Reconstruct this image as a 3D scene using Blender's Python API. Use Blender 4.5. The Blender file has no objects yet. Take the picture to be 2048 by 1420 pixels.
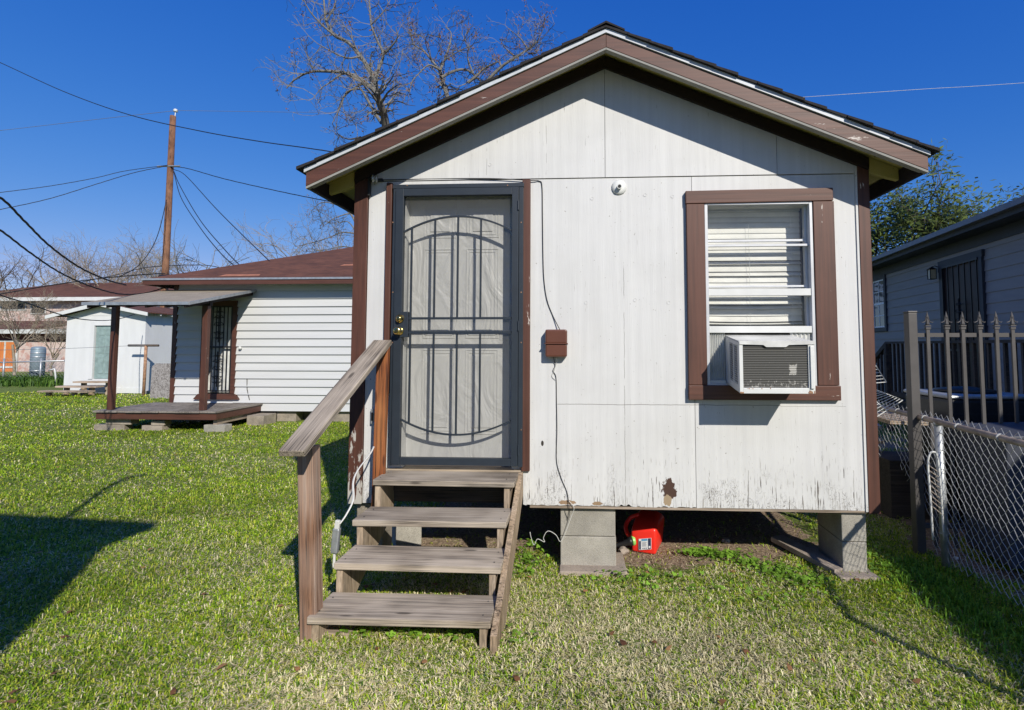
import bpy, math, random
import numpy as np
from mathutils import Vector, Matrix, Euler
R = math.radians
C = bpy.context.scene.collection
random.seed(7); np.random.seed(7)

# ------------------------------------------------------------------ camera
CAM = Vector((0, -3.9, 1.63)); FPX = 1050.0; PCX, PCY = 1115.0, 628.0
scn = bpy.context.scene
cd = bpy.data.cameras.new('camera'); cam = bpy.data.objects.new('camera', cd); C.objects.link(cam)
cam.location = CAM; cam.rotation_euler = Euler((R(93.4), 0, R(3.0)))
cd.sensor_width = 36; cd.lens = FPX/2048*36
cd.shift_x = -(PCX-1024)/2048; cd.shift_y = (PCY-710)/2048
cd.clip_end = 600; cd.clip_start = 0.05
scn.camera = cam
MC = cam.rotation_euler.to_matrix()
# ------------------------------------------------------------------ light
SUN = Vector((-0.566, 1.0, -0.746)).normalized()      # direction the light travels
w = bpy.data.worlds.new('World'); scn.world = w; w.use_nodes = True
nt = w.node_tree; bg = nt.nodes['Background']
sky = nt.nodes.new('ShaderNodeTexSky'); sky.sky_type = 'NISHITA'; sky.sun_disc = False
sky.sun_elevation = math.asin(-SUN.z); sky.sun_rotation = math.atan2(-SUN.x, -SUN.y)
sky.altitude = 600; sky.air_density = 1.0; sky.dust_density = 0.1; sky.ozone_density = 4.0
sp = nt.nodes.new('ShaderNodeSeparateColor'); cb = nt.nodes.new('ShaderNodeCombineColor'); nt.links.new(sky.outputs[0], sp.inputs[0])
for i, (k, g_) in enumerate(((.288, 1.75), (.91, .905), (3.5, .42))):      # film response of the sky: deeper blue overhead, pale at the horizon
    pw = nt.nodes.new('ShaderNodeMath'); pw.operation = 'POWER'; pw.inputs[1].default_value = g_; nt.links.new(sp.outputs[i], pw.inputs[0])
    ml = nt.nodes.new('ShaderNodeMath'); ml.operation = 'MULTIPLY'; ml.inputs[1].default_value = k; nt.links.new(pw.outputs[0], ml.inputs[0]); nt.links.new(ml.outputs[0], cb.inputs[i])
lim = nt.nodes.new('ShaderNodeMath'); lim.operation = 'MULTIPLY'; lim.inputs[1].default_value = .72; mn = nt.nodes.new('ShaderNodeMath'); mn.operation = 'MINIMUM'   # no pink band at the horizon
nt.links.new(cb.inputs[1].links[0].from_socket, lim.inputs[0]); nt.links.new(cb.inputs[0].links[0].from_socket, mn.inputs[0]); nt.links.new(lim.outputs[0], mn.inputs[1]); nt.links.new(mn.outputs[0], cb.inputs[0])
nt.links.new(cb.outputs[0], bg.inputs['Color'])
bg.inputs['Strength'].default_value = 0.092
sl = bpy.data.lights.new('sun', 'SUN'); sl.energy = 5.0; sl.angle = R(0.5); sl.color = (1.0, 0.94, 0.84)
so = bpy.data.objects.new('sun', sl); C.objects.link(so); so.rotation_euler = SUN.to_track_quat('-Z', 'Y').to_euler()
vs = scn.view_settings; vs.view_transform = 'Standard'; vs.look = 'None'; vs.gamma = 1; vs.exposure = 0.04
scn.cycles.transparent_max_bounces = 24

# ------------------------------------------------------------------ helpers
def ray(px, py):
    return (MC @ Vector(((px-PCX)/FPX, -(py-PCY)/FPX, -1.0)))
def hit(px, py, p, n):
    d = ray(px, py); n = Vector(n); t = (Vector(p)-CAM).dot(n)/d.dot(n); return CAM + d*t
def aty(px, py, Y): return hit(px, py, (0, Y, 0), (0, 1, 0))
def atx(px, py, X): return hit(px, py, (X, 0, 0), (1, 0, 0))
def atz(px, py, Z): return hit(px, py, (0, 0, Z), (0, 0, 1))
def atd(px, py, d):                                   # a point at plan distance d from the camera along +Y
    return aty(px, py, CAM.y+d)

class MB:
    def __init__(s, xf=None): s.v = []; s.f = []; s.xf = xf
    def add(s, vs_, fs):
        b = len(s.v)
        for p in vs_: s.v.append(tuple(s.xf(Vector(p))) if s.xf else tuple(p))
        for f in fs: s.f.append(tuple(i+b for i in f))
        return s
    def box(s, x0, x1, y0, y1, z0, z1):
        return s.add([(x0,y0,z0),(x1,y0,z0),(x1,y1,z0),(x0,y1,z0),(x0,y0,z1),(x1,y0,z1),(x1,y1,z1),(x0,y1,z1)],
              [(0,3,2,1),(4,5,6,7),(0,1,5,4),(1,2,6,5),(2,3,7,6),(3,0,4,7)])
    def prism(s, poly, y0, y1, ax='y'):               # polygon in xz extruded along y ('y'), yz along x ('x') or xy along z ('z')
        n = len(poly)
        m = {'y': lambda a,b,t:(a,t,b), 'x': lambda a,b,t:(t,a,b), 'z': lambda a,b,t:(a,b,t)}[ax]
        vv = [m(a,b,y0) for a,b in poly]+[m(a,b,y1) for a,b in poly]
        ff = [tuple(range(n)), tuple(range(2*n-1, n-1, -1))]+[(i, i+n, (i+1)%n+n, (i+1)%n) for i in range(n)]
        return s.add(vv, ff)
    def hexa(s, a, b):                                # two quads of points joined
        return s.add(list(a)+list(b), [(0,1,2,3),(7,6,5,4),(0,4,5,1),(1,5,6,2),(2,6,7,3),(3,7,4,0)])
    def tube(s, pts, r, n=6, r2=None, caps=True):
        pts = [Vector(p) for p in pts]; m = len(pts); base = []
        r2 = r if r2 is None else r2; up = None; vv = []
        for i, p in enumerate(pts):
            t = (pts[min(i+1, m-1)]-pts[max(i-1, 0)])
            if t.length < 1e-9: t = Vector((0,0,1))
            t.normalize()
            if up is None: up = Vector((0,0,1)) if abs(t.z) < .9 else Vector((1,0,0))
            a = t.cross(up)
            if a.length < 1e-5: a = t.orthogonal()
            a.normalize(); b = a.cross(t).normalized(); up = b
            rr = r+(r2-r)*i/max(1, m-1)
            for k in range(n):
                an = 2*math.pi*k/n; vv.append(p+a*(rr*math.cos(an))+b*(rr*math.sin(an)))
        ff = []
        for i in range(m-1):
            for k in range(n):
                ff.append((i*n+k, i*n+(k+1)%n, (i+1)*n+(k+1)%n, (i+1)*n+k))
        if caps and n > 2: ff.append(tuple(range(n-1, -1, -1))); ff.append(tuple((m-1)*n+k for k in range(n)))
        return s.add(vv, ff)
    def lathe(s, prof, org, axis, n=20):              # profile of (radius, distance along axis)
        axis = Vector(axis).normalized(); a = axis.orthogonal().normalized(); b = axis.cross(a); org = Vector(org); vv = []; ff = []
        for r, h in prof:
            for k in range(n):
                an = 2*math.pi*k/n; vv.append(org+axis*h+a*(r*math.cos(an))+b*(r*math.sin(an)))
        for i in range(len(prof)-1):
            for k in range(n): ff.append((i*n+k, i*n+(k+1)%n, (i+1)*n+(k+1)%n, (i+1)*n+k))
        ff.append(tuple(range(n-1, -1, -1))); ff.append(tuple((len(prof)-1)*n+k for k in range(n)))
        return s.add(vv, ff)
    def build(s, name, m, parent=None, bevel=0, smooth=False):
        me = bpy.data.meshes.new(name); o = bpy.data.objects.new(name, me); C.objects.link(o)
        off = wpos(parent) if parent else Vector((0,0,0))
        me.from_pydata([(p[0]-off.x, p[1]-off.y, p[2]-off.z) for p in s.v], [], s.f)
        me.validate(); me.update()
        fixn(me)
        if m: me.materials.append(m)
        if parent: o.parent = parent
        if smooth: me.shade_smooth()
        if bevel:
            b = o.modifiers.new('bevel', 'BEVEL'); b.width = bevel; b.segments = 2; b.limit_method = 'ANGLE'; b.angle_limit = R(40)
        return o
import bmesh
def fixn(me):
    if len(me.polygons) > 60000: return
    bm = bmesh.new(); bm.from_mesh(me); bmesh.ops.recalc_face_normals(bm, faces=bm.faces); bm.to_mesh(me); bm.free()
def wpos(o):
    p = Vector((0,0,0))
    while o is not None: p += o.location; o = o.parent
    return p
def tag(o, label, cat=None, group=None, kind=None):
    if label: o['label'] = label
    if cat: o['category'] = cat
    if group: o['group'] = group
    if kind: o['kind'] = kind
    return o
def thing(name, label, cat, loc, group=None):
    o = bpy.data.objects.new(name, None); C.objects.link(o); o.location = loc; o.empty_display_size = .1
    return tag(o, label, cat, group)
def board(name, p0, p1, wd, th, m, parent=None, side=(1,0,0), bevel=.004, skew=0):
    """a plank from p0 to p1 (centre line); wd along side, th across; local X runs along its length"""
    p0 = Vector(p0); p1 = Vector(p1); x = (p1-p0); L = x.length; x.normalize()
    y = Vector(side); y = (y-x*y.dot(x)).normalized(); z = x.cross(y)
    off = wpos(parent) if parent else Vector((0,0,0))
    mb = MB(); mb.box(-L/2, L/2, -wd/2, wd/2, -th/2, th/2)
    me = bpy.data.meshes.new(name); me.from_pydata(mb.v, [], mb.f); me.update(); me.materials.append(m)
    o = bpy.data.objects.new(name, me); C.objects.link(o)
    if parent: o.parent = parent
    M = Matrix((x, y, z)).transposed(); o.rotation_mode = 'QUATERNION'; o.rotation_quaternion = M.to_quaternion()
    o.location = (p0+p1)/2-off
    if bevel:
        b = o.modifiers.new('bevel', 'BEVEL'); b.width = bevel; b.segments = 2
    return o
def spline(pts, n=8):
    pts = [Vector(p) for p in pts]; out = []
    P = [pts[0]*2-pts[1]]+pts+[pts[-1]*2-pts[-2]]
    for i in range(1, len(P)-2):
        a, b, c, d = P[i-1:i+3]
        for k in range(n):
            t = k/n
            out.append(.5*((2*b)+(c-a)*t+(2*a-5*b+4*c-d)*t*t+(3*b-a-3*c+d)*t**3))
    out.append(pts[-1]); return out

# ------------------------------------------------------------------ materials
def newmat(name):
    m = bpy.data.materials.new(name); m.use_nodes = True; return m, m.node_tree, m.node_tree.nodes['Principled BSDF']
def N(nt, t, **k):
    n = nt.nodes.new(t)
    for a, b in k.items():
        if a in n.inputs: n.inputs[a].default_value = b
        else: setattr(n, a, b)
    return n
def ramp(nt, src, stops, interp='LINEAR'):
    r = nt.nodes.new('ShaderNodeValToRGB'); cr = r.color_ramp; cr.interpolation = interp
    while len(cr.elements) < len(stops): cr.elements.new(.5)
    for e, (p, c) in zip(cr.elements, stops):
        e.position = p; e.color = (c, c, c, 1) if isinstance(c, (int, float)) else (*c, 1)
    nt.links.new(src, r.inputs[0]); return r.outputs[0]
def coords(nt, scale, world=False):
    if world: src = nt.nodes.new('ShaderNodeNewGeometry').outputs['Position']
    else:
        tc = nt.nodes.new('ShaderNodeTexCoord').outputs['Object']; oi = nt.nodes.new('ShaderNodeObjectInfo')
        sc = N(nt, 'ShaderNodeVectorMath', operation='SCALE'); sc.inputs[0].default_value = (13, 7, 29); nt.links.new(oi.outputs['Random'], sc.inputs['Scale'])
        ad = N(nt, 'ShaderNodeVectorMath', operation='ADD'); nt.links.new(tc, ad.inputs[0]); nt.links.new(sc.outputs[0], ad.inputs[1]); src = ad.outputs[0]
    mp = N(nt, 'ShaderNodeMapping'); mp.inputs['Scale'].default_value = scale; nt.links.new(src, mp.inputs['Vector']); return mp.outputs[0]
def noise(nt, vec, sc=1, det=4, rough=.55, dist=0):
    n = N(nt, 'ShaderNodeTexNoise', Scale=sc, Detail=det, Roughness=rough, Distortion=dist); nt.links.new(vec, n.inputs['Vector']); return n.outputs['Fac']
def math_(nt, op, a, b=None, clamp=False):
    n = nt.nodes.new('ShaderNodeMath'); n.operation = op; n.use_clamp = clamp
    for i, v in enumerate((a, b)):
        if v is None: continue
        if isinstance(v, (int, float)): n.inputs[i].default_value = v
        else: nt.links.new(v, n.inputs[i])
    return n.outputs[0]
def mix(nt, f, a, b, mode='MIX'):
    n = nt.nodes.new('ShaderNodeMix'); n.data_type = 'RGBA'; n.blend_type = mode; n.clamp_factor = True
    for i, v in ((0, f), (6, a), (7, b)):
        if isinstance(v, (int, float)): n.inputs[i].default_value = v if i == 0 else (v, v, v, 1)
        elif isinstance(v, tuple): n.inputs[i].default_value = (*v, 1)
        else: nt.links.new(v, n.inputs[i])
    return n.outputs[2]
def bump(nt, bs, h, st=.3, dist=.005):
    b = N(nt, 'ShaderNodeBump', Strength=st, Distance=dist); nt.links.new(h, b.inputs['Height']); nt.links.new(b.outputs[0], bs.inputs['Normal'])
def wood(name, dark, mid, light, sc=(1.2, 30, 30), rough=.8, crack=.25):
    m, nt, bs = newmat(name)
    v = coords(nt, sc); n1 = noise(nt, v, 1.0, 6, .65, .4)
    v2 = coords(nt, (sc[0]*1.5, sc[1]*4, sc[2]*4)); n2 = noise(nt, v2, 1.0, 3, .6)
    v3 = coords(nt, (2.5, 2.5, 2.5)); n3 = noise(nt, v3, 1.0, 2)
    c = ramp(nt, n1, [(.28, dark), (.5, mid), (.72, light)])
    v4 = coords(nt, (sc[0]*3, sc[1]*12, sc[2]*12)); n4 = noise(nt, v4, 1.0, 2, .5)
    c = mix(nt, ramp(nt, n4, [(.36, .7), (.56, 0)]), c, tuple(x*.6 for x in dark))
    c = mix(nt, ramp(nt, n2, [(.38, .95), (.46, 0)]), c, tuple(x*crack for x in dark))
    c = mix(nt, ramp(nt, n3, [(.35, 0.0), (.7, .45)]), c, tuple(x*1.25 for x in light))
    oi = nt.nodes.new('ShaderNodeObjectInfo'); tone = ramp(nt, oi.outputs['Random'], [(0, (.74,.72,.70)), (.5, (1.0,.97,.93)), (1, (.90,.82,.72))]); c = mix(nt, 1.0, c, tone, 'MULTIPLY')     # each board has aged differently
    vk = nt.nodes.new('ShaderNodeTexVoronoi'); vk.inputs['Scale'].default_value = 1; nt.links.new(coords(nt, tuple(2.4 if q < 2 else 9 for q in sc)), vk.inputs['Vector'])
    c = mix(nt, ramp(nt, vk.outputs['Distance'], [(.07, .75), (.13, 0)]), c, tuple(x*.45 for x in dark))
    nt.links.new(c, bs.inputs['Base Color']); bs.inputs['Roughness'].default_value = rough
    bump(nt, bs, math_(nt, 'ADD', n1, math_(nt, 'MULTIPLY', n2, .6)), .6, .004); return m
def plain(name, col, rough=.6, metal=0, var=.15, sc=6, bmp=0, bsc=60, spec=.5):
    m, nt, bs = newmat(name)
    v = coords(nt, (1,1,1)); n = noise(nt, v, sc, 5, .6)
    c = ramp(nt, n, [(.3, tuple(x*(1-var) for x in col)), (.7, tuple(min(1, x*(1+var)) for x in col))])
    if bmp >= .4: c = mix(nt, ramp(nt, noise(nt, v, 170, 3, .7), [(.36, .65), (.5, 0)]), c, tuple(x*.35 for x in col))
    nt.links.new(c, bs.inputs['Base Color']); bs.inputs['Roughness'].default_value = rough; bs.inputs['Metallic'].default_value = metal
    bs.inputs['Specular IOR Level'].default_value = spec
    if bmp: bump(nt, bs, noise(nt, v, bsc, 4, .7), bmp, .004)
    return m
def painted(name, col, under=(.35,.3,.25), grain=(1.2,40,40), flake=.0, world=False, gcol=.5, low=False):
    """paint over timber: grain ridges, darker streaks, some flakes off"""
    m, nt, bs = newmat(name)
    v = coords(nt, grain, world); n1 = noise(nt, v, 1, 5, .6)
    v2 = coords(nt, (3,3,3), world); n2 = noise(nt, v2, 1, 3)
    c = ramp(nt, n1, [(.3, tuple(x*gcol for x in col)), (.6, col)])
    c = mix(nt, ramp(nt, n2, [(.3, 0), (.75, .35)]), c, tuple(min(1, x*1.3+.01) for x in col))
    if flake:
        v3 = coords(nt, tuple(g*.4+3 for g in grain), world); n3 = noise(nt, v3, 1, 6, .7)
        if low:
            sz = nt.nodes.new('ShaderNodeSeparateXYZ'); nt.links.new(nt.nodes.new('ShaderNodeNewGeometry').outputs['Position'], sz.inputs[0])
            mr = N(nt, 'ShaderNodeMapRange'); mr.inputs[1].default_value = 1.25; mr.inputs[2].default_value = .5; mr.inputs[4].default_value = .19; nt.links.new(sz.outputs[2], mr.inputs[0]); n3 = math_(nt, 'ADD', n3, mr.outputs[0])
        c = mix(nt, ramp(nt, n3, [(.70-flake, 0), (.715-flake, 1)]), c, under)
    nt.links.new(c, bs.inputs['Base Color']); bs.inputs['Roughness'].default_value = .55
    bump(nt, bs, n1, .35, .003); return m

M = {}
M['grey_wood'] = wood('grey_wood', (.10,.08,.06), (.35,.30,.24), (.60,.54,.46))
M['post_wood'] = wood('post_wood', (.11,.05,.03), (.27,.15,.09), (.42,.34,.29))
M['orange_wood'] = wood('orange_wood', (.10,.025,.008), (.28,.085,.025), (.40,.17,.06), (1.0,16,16), .6)
M['pale_wood'] = wood('pale_wood', (.22,.17,.12), (.36,.29,.22), (.5,.42,.34))
M['pale_wood_v'] = wood('pale_wood_upright', (.20,.15,.10), (.36,.28,.20), (.5,.42,.33), (26,26,1.2))
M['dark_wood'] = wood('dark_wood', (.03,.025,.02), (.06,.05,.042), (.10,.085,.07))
M['brown'] = painted('brown_paint', (.088,.032,.019), (.45,.4,.35), (1.2,40,40), 0)
M['brown_x'] = painted('brown_paint_board', (.098,.036,.021), (.5,.45,.4), (1.2,45,45), .03)
M['brown_v'] = painted('brown_paint_post', (.088,.032,.019), (.6,.55,.5), (40,40,1.2), .025)
M['brown_peel'] = painted('peeling_brown_post', (.088,.032,.019), (.42,.40,.36), (40,40,3), .02, low=True)
M['brown_shade'] = plain('brown_shadow_board', (.016,.008,.006), .8)  # brown paint with the deep eave shade put into its colour
M['steel'] = plain('slate_blue_steel', (.017,.025,.036), .5, .0, .12, 9, .05, 120)
M['steel_dark'] = plain('dark_steel', (.02,.022,.024), .5)
M['black'] = plain('black_iron', (.012,.012,.013), .5)
M['galv'] = plain('galvanised', (.42,.44,.45), .45, .6, .2, 14)
M['galv_wire'] = plain('galvanised_wire', (.40,.41,.41), .5, .3, .2, 14)
M['rust_rail'] = plain('rusty_galvanised_rail', (.30,.24,.19), .65, .1, .45, 9, .2, 60)
M['rust'] = plain('rusty_pipe', (.30,.17,.10), .8, 0, .5, 12)
M['brass'] = plain('polished_brass', (.75,.55,.20), .18, 1.0, .1)
M['white'] = plain('white_enamel', (.62,.63,.61), .45, 0, .08, 7)
M['white_dirty'] = plain('dirty_white_enamel', (.55,.555,.53), .5, 0, .25, 5)
M['alu'] = plain('window_aluminium', (.54,.55,.56), .4, .2, .1)
M['blind'] = plain('blind_slats', (.66,.645,.60), .6, 0, .1)
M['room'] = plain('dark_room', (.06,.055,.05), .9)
M['cord'] = plain('white_cord', (.6,.6,.57), .5)
M['cable'] = plain('black_cable', (.012,.012,.013), .6)
M['greycable'] = plain('grey_wire', (.16,.17,.19), .6)
M['concrete'] = plain('concrete_block', (.35,.33,.285), .95, 0, .22, 5, .8, 160)
M['concrete_old'] = plain('stained_concrete_block', (.30,.26,.21), .95, 0, .35, 6, .8, 120)
M['pad'] = plain('concrete_footing', (.34,.285,.235), .95, 0, .25, 7, .8, 80)
M['red'] = plain('red_plastic', (.82,.03,.018), .35, 0, .08, 5, .05, 40)
M['blackplastic'] = plain('black_plastic', (.015,.015,.016), .4)
M['limeplastic'] = plain('green_plastic', (.25,.55,.12), .4)
M['shingle_black'] = plain('black_shingle', (.022,.02,.02), .95, 0, .4, 40, .8, 120)
M['box_brown'] = plain('brown_metal_box', (.115,.042,.025), .35, 0, .12)
M['strip_shade'] = plain('shade_grey_strip', (.26,.255,.23), .8)  # grey stands in for shade on the barge's bottom face
M['cream'] = plain('white_flashing', (.50,.53,.56), .5, 0, .1, 20)
M['soffit'] = None
def soffit():
    m, nt, bs = newmat('yellowed_soffit'); v = coords(nt, (3,3,3), True); n = noise(nt, v, 2, 5, .6)
    v2 = coords(nt, (14,6,14), True); n2 = noise(nt, v2, 1.5, 5, .7)
    c = ramp(nt, n, [(.3, (.42,.36,.08)), (.7, (.52,.44,.17))])
    c = mix(nt, ramp(nt, n2, [(.66, 0), (.69, 1)]), c, (.03,.022,.015))
    nt.links.new(c, bs.inputs['Base Color']); bs.inputs['Roughness'].default_value = .8; return m
M['soffit'] = soffit()

def wallpaint():
    m, nt, bs = newmat('weathered_white_plywood')
    geo = nt.nodes.new('ShaderNodeNewGeometry').outputs['Position']
    sep = nt.nodes.new('ShaderNodeSeparateXYZ'); nt.links.new(geo, sep.inputs[0])
    low = N(nt, 'ShaderNodeMapRange'); low.inputs[1].default_value = 1.35; low.inputs[2].default_value = .45; low.clamp = True
    nt.links.new(sep.outputs[2], low.inputs[0]); low = low.outputs[0]
    big = noise(nt, coords(nt, (1.2,1,1.1), True), 1, 3)
    lines = noise(nt, coords(nt, (75,10,4.2), True), 1, 4, .62)             # fine vertical checks
    lines2 = noise(nt, coords(nt, (150,10,7), True), 1, 3, .6)
    fine = noise(nt, coords(nt, (260,10,26), True), 1, 2)
    # base: white with faint vertical ghosting
    ghost = noise(nt, coords(nt, (24,3,.8), True), 1, 4)
    c = ramp(nt, ghost, [(.3, (.55,.552,.545)), (.7, (.62,.622,.612))])
    c = mix(nt, ramp(nt, noise(nt, coords(nt, (2,1,2.6), True), 1, 4), [(.45, 0), (.8, .35)]), c, (.44,.44,.42))
    # thresholds loosen towards the bottom edge, where rain has opened the plywood
    th = math_(nt, 'ADD', math_(nt, 'MULTIPLY', math_(nt, 'POWER', low, 1.8), .125), math_(nt, 'MULTIPLY', math_(nt, 'SUBTRACT', big, .5), .12))
    k1 = ramp(nt, math_(nt, 'ADD', math_(nt, 'SUBTRACT', 1.0, lines), th), [(.725, 0), (.755, 1)])
    k2 = ramp(nt, math_(nt, 'ADD', math_(nt, 'SUBTRACT', 1.0, lines2), math_(nt, 'MULTIPLY', th, .9)), [(.700, 0), (.735, .7)])
    c = mix(nt, k2, c, (.25,.23,.20)); c = mix(nt, k1, c, (.07,.055,.045))
    # curled, blistered paint patches near the bottom
    v3 = noise(nt, coords(nt, (30,10,11), True), 1, 4, .66, 1.2)
    rid = math_(nt, 'ABSOLUTE', math_(nt, 'SUBTRACT', v3, .5))
    reg = ramp(nt, math_(nt, 'ADD', math_(nt, 'MULTIPLY', low, .42), math_(nt, 'MULTIPLY', noise(nt, coords(nt, (3.3,1,3), True), 1, 2), .7)), [(.70, 0), (.76, 1)])
    k3 = math_(nt, 'MULTIPLY', ramp(nt, rid, [(.004, 1), (.011, 0)]), reg)
    c = mix(nt, k3, c, (.10,.08,.065))
    # the bare brown patch
    def patch(c, X, Z, rx, rz, col, amp=.5):
        dx = math_(nt, 'DIVIDE', math_(nt, 'SUBTRACT', sep.outputs[0], X), rx); dz = math_(nt, 'DIVIDE', math_(nt, 'SUBTRACT', sep.outputs[2], Z), rz)
        d = math_(nt, 'ADD', math_(nt, 'MULTIPLY', dx, dx), math_(nt, 'MULTIPLY', dz, dz))
        nn = noise(nt, coords(nt, (38,10,26), True), 1, 5, .7)
        d = math_(nt, 'ADD', d, math_(nt, 'MULTIPLY', math_(nt, 'SUBTRACT', nn, .5), amp*6))
        return mix(nt, ramp(nt, d, [(.95, 1), (1.0, 0)]), c, col)
    p = aty(1338, 978, 0); c = patch(c, p.x, p.z, .05, .075, (.06,.028,.018), .6)
    p = aty(1335, 1000, 0); c = patch(c, p.x, p.z, .03, .04, (.32,.24,.15), .6)
    p = aty(1135, 1004, 0); c = patch(c, p.x, p.z, .06, .016, (.30,.20,.12), .5)
    p = aty(1195, 1006, 0); c = patch(c, p.x, p.z, .04, .013, (.28,.19,.11), .5)
    p = aty(1085, 886, 0); c = patch(c, p.x, p.z, .01, .02, (.03,.025,.02), .05)
    wz = math_(nt, 'MULTIPLY', math_(nt, 'SUBTRACT', noise(nt, coords(nt, (.1,.1,9), True), 1, 4), .5), .016)
    wx = math_(nt, 'MULTIPLY', math_(nt, 'SUBTRACT', noise(nt, coords(nt, (6,.1,.1), True), 1, 4), .5), .016)
    brk = noise(nt, coords(nt, (7,1,7), True), 1, 3)
    def crack(c, a, b, vert, wdt=.0017, gap=.36):
        A, B = aty(*a, 0), aty(*b, 0); u, v, off, lo_, hi_ = (0, 2, wz, min(A.z,B.z), max(A.z,B.z)) if vert else (2, 0, wx, min(A.x,B.x), max(A.x,B.x))
        c0 = A.x if vert else A.z
        d = math_(nt, 'ABSOLUTE', math_(nt, 'ADD', math_(nt, 'SUBTRACT', sep.outputs[u], c0), off)); k = math_(nt, 'LESS_THAN', d, wdt)
        k = math_(nt, 'MULTIPLY', k, math_(nt, 'MULTIPLY', math_(nt, 'GREATER_THAN', sep.outputs[v], lo_), math_(nt, 'LESS_THAN', sep.outputs[v], hi_)))
        k = math_(nt, 'MULTIPLY', k, ramp(nt, brk, [(gap-.03, 0), (gap+.03, .8)])); return mix(nt, k, c, (.13,.12,.105))
    c = crack(c, (1247,525), (1250,1005), True, .0016, .44); c = crack(c, (1115,808), (1560,811), False, .0022, .30); c = crack(c, (1112,760), (1114,900), True, .0012, .4)
    c = crack(c, (1093,235), (1093,352), True, .0012, .5); c = crack(c, (1560,812), (1690,812), False, .0012, .4); c = crack(c, (1495,940), (1495,1015), True, .0016, .2); c = crack(c, (975,250), (975,352), True, .0012, .45); c = crack(c, (1705,940), (1705,1012), True, .0014, .2)
    # scattered specks and round nail plugs
    sp = noise(nt, coords(nt, (55,55,48), True), 1, 2, .5)
    c = mix(nt, ramp(nt, sp, [(.745, 0), (.76, .8)]), c, (.2,.18,.15))
    nt.links.new(c, bs.inputs['Base Color']); bs.inputs['Roughness'].default_value = .6
    h = math_(nt, 'SUBTRACT', math_(nt, 'MULTIPLY', ghost, .10), math_(nt, 'ADD', math_(nt, 'MULTIPLY', k1, .9), math_(nt, 'ADD', math_(nt, 'MULTIPLY', k3, .9), math_(nt, 'MULTIPLY', lines2, .5))))
    bump(nt, bs, h, .55, .004); return m
M['wall'] = wallpaint()

def sidingmat(name, col, crack=True, var=.1, streak=(.5,6,10)):
    m, nt, bs = newmat(name)
    n = noise(nt, coords(nt, streak, True), 1, 4); n2 = noise(nt, coords(nt, (3,3,60), True), 1, 5, .7)
    c = ramp(nt, n, [(.3, tuple(x*(1-var) for x in col)), (.7, col)])
    if crack: c = mix(nt, ramp(nt, n2, [(.70, 0), (.74, .8)]), c, tuple(x*.35 for x in col))
    nt.links.new(c, bs.inputs['Base Color']); bs.inputs['Roughness'].default_value = .6
    bump(nt, bs, n2, .3, .004); return m
M['siding_white'] = sidingmat('white_lap_siding', (.56,.57,.57))
M['siding_grey'] = sidingmat('grey_lap_siding', (.29,.27,.255), False, .12, (2,2,14))
M['shed_white'] = sidingmat('white_shed_panel', (.66,.67,.67), False, .08, (6,6,1.2))
M['navytrim'] = plain('charcoal_trim', (.028,.032,.042), .6)
M['shed_door'] = plain('grey_green_door', (.22,.30,.29), .6, 0, .25, 5)

def glassmat(name, tint=(.9,.93,.92), refl=.12, dirt=.10):
    m = bpy.data.materials.new(name); m.use_nodes = True; nt = m.node_tree; nt.nodes.clear()
    out = nt.nodes.new('ShaderNodeOutputMaterial'); tr = nt.nodes.new('ShaderNodeBsdfTransparent'); tr.inputs[0].default_value = (*tint, 1)
    gl = nt.nodes.new('ShaderNodeBsdfGlossy'); gl.inputs['Roughness'].default_value = .03
    fr = nt.nodes.new('ShaderNodeFresnel'); fr.inputs[0].default_value = 1.5
    df = nt.nodes.new('ShaderNodeBsdfDiffuse'); df.inputs[0].default_value = (.6,.6,.58,1)
    a = nt.nodes.new('ShaderNodeMixShader'); b = nt.nodes.new('ShaderNodeMixShader')
    nt.links.new(fr.outputs[0], a.inputs[0]); nt.links.new(tr.outputs[0], a.inputs[1]); nt.links.new(gl.outputs[0], a.inputs[2])
    n = noise(nt, coords(nt, (6,6,4), True), 1, 6, .7); rr = ramp(nt, n, [(.4, dirt*.4), (.7, dirt)])
    nt.links.new(rr, b.inputs[0]); nt.links.new(a.outputs[0], b.inputs[1]); nt.links.new(df.outputs[0], b.inputs[2])
    nt.links.new(b.outputs[0], out.inputs[0]); return m
M['glass'] = glassmat('dusty_window_glass', (.97,.98,.97), .1, .06)
def screenmat():
    m = bpy.data.materials.new('insect_screen'); m.use_nodes = True; nt = m.node_tree; nt.nodes.clear()
    out = nt.nodes.new('ShaderNodeOutputMaterial'); tr = nt.nodes.new('ShaderNodeBsdfTransparent')
    df = nt.nodes.new('ShaderNodeBsdfDiffuse'); df.inputs[0].default_value = (.12,.12,.12,1)
    b = nt.nodes.new('ShaderNodeMixShader'); b.inputs[0].default_value = .27
    nt.links.new(tr.outputs[0], b.inputs[1]); nt.links.new(df.outputs[0], b.inputs[2]); nt.links.new(b.outputs[0], out.inputs[0]); return m
M['screen'] = screenmat()
def filmmat():
    m, nt, bs = newmat('door_under_plastic_film'); bs.inputs['Roughness'].default_value = .35
    v = coords(nt, (1,1,1), True)
    n = noise(nt, coords(nt, (5,1,2.2), True), 1, 3, .5, 1.6)
    bs.inputs['Base Color'].default_value = (.60,.60,.57,1)
    bump(nt, bs, n, .55, .06); return m
M['film'] = filmmat()
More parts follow.
